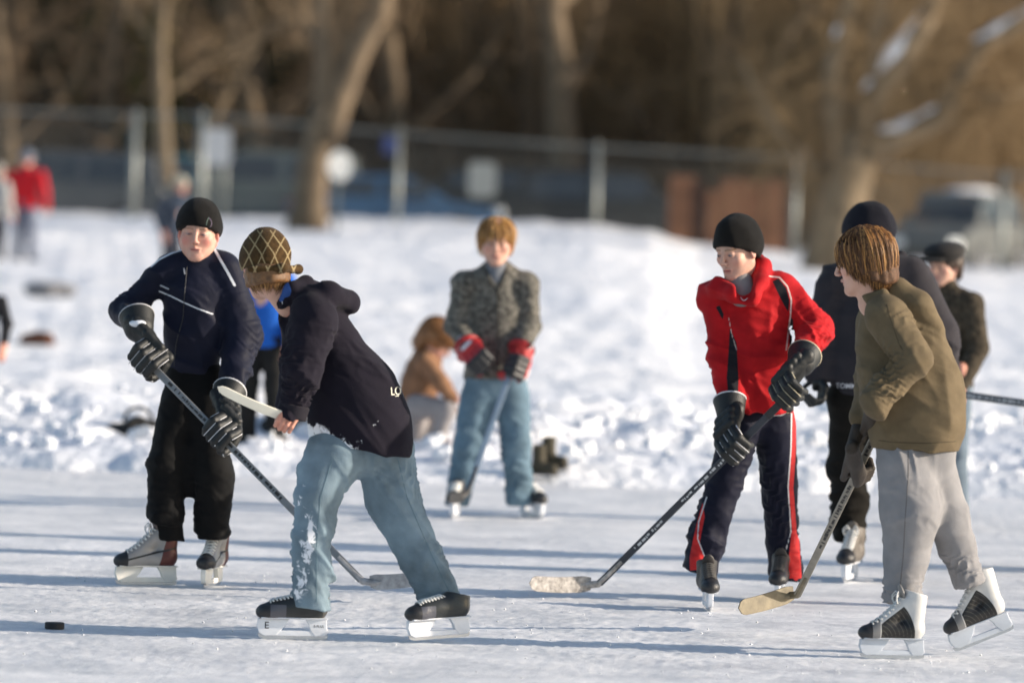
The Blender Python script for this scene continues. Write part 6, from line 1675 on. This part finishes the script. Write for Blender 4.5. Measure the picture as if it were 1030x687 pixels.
def kneeling():
    f = Fig(430, 35.5, 'person in tan orange jacket crouching on the snow edge behind the hoodie boy')
    f.o.location = (f.root[0], f.root[1], 0.0)
    hc = f.p(440, 343, -.03); fw = nv((.75, -.25, -.62)); neck = f.p(432, 356, 0)
    make_body(f, dict(c=hc, f=fw, S=1.0, neck=neck, h=.006), [f.C((424, 400, 0), (430, 362, 0), 12, 10, .04), f.C((428, 365, -.1), (446, 388, -.15), 6, 5), f.C((446, 388, -.15), (456, 402, -.15), 5, 4), f.C((428, 365, .1), (446, 388, .15), 6, 5),
              f.C((422, 412, -.06), (450, 410, -.15), 8, 7), f.C((450, 410, -.15), (436, 442, -.1), 7, 5), f.C((422, 412, .06), (450, 410, .1), 8, 7), f.C((450, 410, .1), (436, 442, .1), 7, 5)], None,
              hands=[hand_prims(f.p(459, 408, -.15), (0, 1, 0), f.p(455, 401, -.15), .85)])
    hair(f, hc, fw, 1.06, mat('hair_chestnut', srgb(140, 96, 56), .5, 0, .35, 50), side=-.09, back=-.11, n=500, seed=4, vol=1.12, h=.008)
    f.garment('jacket', f.ch([(422, 402, 0), (424, 382, 0), (430, 362, 0)], [17, 18, 15], .04, 1.0) + f.ch([(428, 364, -.12), (443, 385, -.18), (455, 400, -.16)], [9.5, 8.5, 6.5]) + f.ch([(428, 364, .12), (445, 386, .16), (455, 402, .1)], [9, 8, 6]) +
              [f.C((409, 392, 0), (428, 360, 0), 8, 12, .05), crease(.014, 18, 3)], .011, cloth('jacket_tan', srgb(134, 100, 76), var=.25))
    f.garment('trousers', [f.C((421, 408, -.08), (450, 412, -.16), 12.5, 10, .02), f.C((450, 412, -.16), (440, 440, -.14), 9.5, 8, .02), f.C((421, 408, .08), (447, 412, .12), 12.5, 10, .02), f.C((447, 412, .12), (428, 442, .1), 9.5, 8.5, .02), f.C((420, 410, -.05), (420, 410, .05), 14, 14, .03), f.C((420, 415, .05), (418, 440, .1), 11, 9, .02), crease(.012, 22, 5)],
              .011, cloth('trousers_grey', (.30, .28, .28)))
    for a, b in (((438, 446, -.16), (452, 449, -.18)), ((424, 447, .1), (438, 449, .08))):
        V, F = sdf_mesh([f.C(a, b, 6.5, 5.5, .01), hcut(f.p(a[0], 455, 0) * (0, 0, 1), (0, 0, -1), .5)], .009); mesh_obj('boot', V, F, mat('boot_maroon', (.10, .025, .018), .6), f.o)
kneeling()

# ---------------------------------------------------------------- small things
def puck():
    p = GP(54, 633); m = MB(); n = 36
    pr = [(.0, .0), (.0355, .0), (.0378, .002), (.0381, .006), (.0381, .0195), (.0378, .0235), (.0355, .0254), (0, .0254)]
    V = [(r * math.cos(2 * math.pi * j / n), r * math.sin(2 * math.pi * j / n), z) for r, z in pr[1:-1] for j in range(n)]; k = len(pr) - 2
    F = [(i * n + j, i * n + (j + 1) % n, (i + 1) * n + (j + 1) % n, (i + 1) * n + j) for i in range(k - 1) for j in range(n)] + [tuple(range(n))[::-1], tuple(range((k - 1) * n, k * n))]
    m.add(V, F); o = m.build('hockey_puck', mat('rubber', (.012, .013, .016), .6, 0, .2, 60, .5, 400), None, False, loc=(p[0], p[1], 0.0005)); tag(o, 'black rubber puck lying on the ice in the lower left', 'puck')
puck()
def lump(name, px, py, Y, size, col, label, cat, seed, parts=()):
    x, Y, z = terrain_pt(px, py)
    V, F = sdf_mesh([ell((0, 0, size[2] * .45), (size[0] * .5, size[1] * .5, size[2] * .5)), ell((size[0] * .3, 0, size[2] * .35), (size[0] * .3, size[1] * .4, size[2] * .38), k=.04), rough(size[2] * .10, 14, seed), crease(size[2] * .12, 20, seed)], max(.008, size[2] / 20))
    o = mesh_obj(name, V, F, cloth('lump_%s' % str(col), col), None, loc=(x, Y, z)); tag(o, label, cat)
    for nm, c, r in parts:
        b = MB(); t = np.linspace(0, math.pi, 12); b.tube([(c[0] + r * math.cos(a), c[1], c[2] + r * math.sin(a)) for a in t], .012, 6); b.build(nm, M_TRIM, o, True)
    return o
lump('sports_bag', 138, 450, 37.5, (.46, .3, .20), (.030, .028, .026), 'dark sports bag lying on the snow left of the leftmost skater', 'bag', 3, (('handle', (0, 0, .16), .09),))
lump('backpack', 290, 452, 37.3, (.38, .3, .22), (.045, .045, .045), 'dark backpack on the snow behind the bending boy', 'bag', 6, (('handle', (0, 0, .18), .05),))
lump('mitten_pair', 34, 352, 60, (.30, .2, .17), (.10, .045, .03), 'small reddish brown bundle on the snow near the left edge', 'bundle', 9)
lump('jacket_heap', 48, 300, 72, (.55, .3, .20), (.20, .20, .21), 'pale grey heap lying on the snow above the brown bundle', 'bundle', 12)
def boot_pair():
    b = GP(541, 485); Y = b[1]; o = None
    for i, (dx, dy) in enumerate(((0, 0), (.06, .14))):
        V, F = sdf_mesh([cone((0, 0, .05), (.0, 0, .21), .046, .050, .02), cone((0, 0, .042), (.10, -.06, .038), .044, .038, .03), hcut((.05, 0, .004), (0, 0, -1), .4), hcut((0, 0, .20), (0, 0, 1), .1), cone((0, 0, .16), (0, 0, .25), .035, .037, .004, op='-'), rough(.002, 40, i)], .007)
        e = mesh_obj('snow_boot', V, F, mat('boot_tan', (.055, .046, .028), .8, 0, .3, 20), None, loc=(b[0] + dx, 33.75 + dy, 0.06 + dy * .3))
        tag(e, ['nearer olive brown snow boot standing at the ice edge right of the boy in tweed', 'farther olive brown snow boot standing at the ice edge behind its mate'][i], 'boot', 'boots left at the ice edge')
        m = MB(); m.box((.04, -.025, .008), (.20, .1, .016)); m.build('sole', M_BLACKL, e, bevel=.004); e.scale = (.85, .85, .9)
boot_pair()
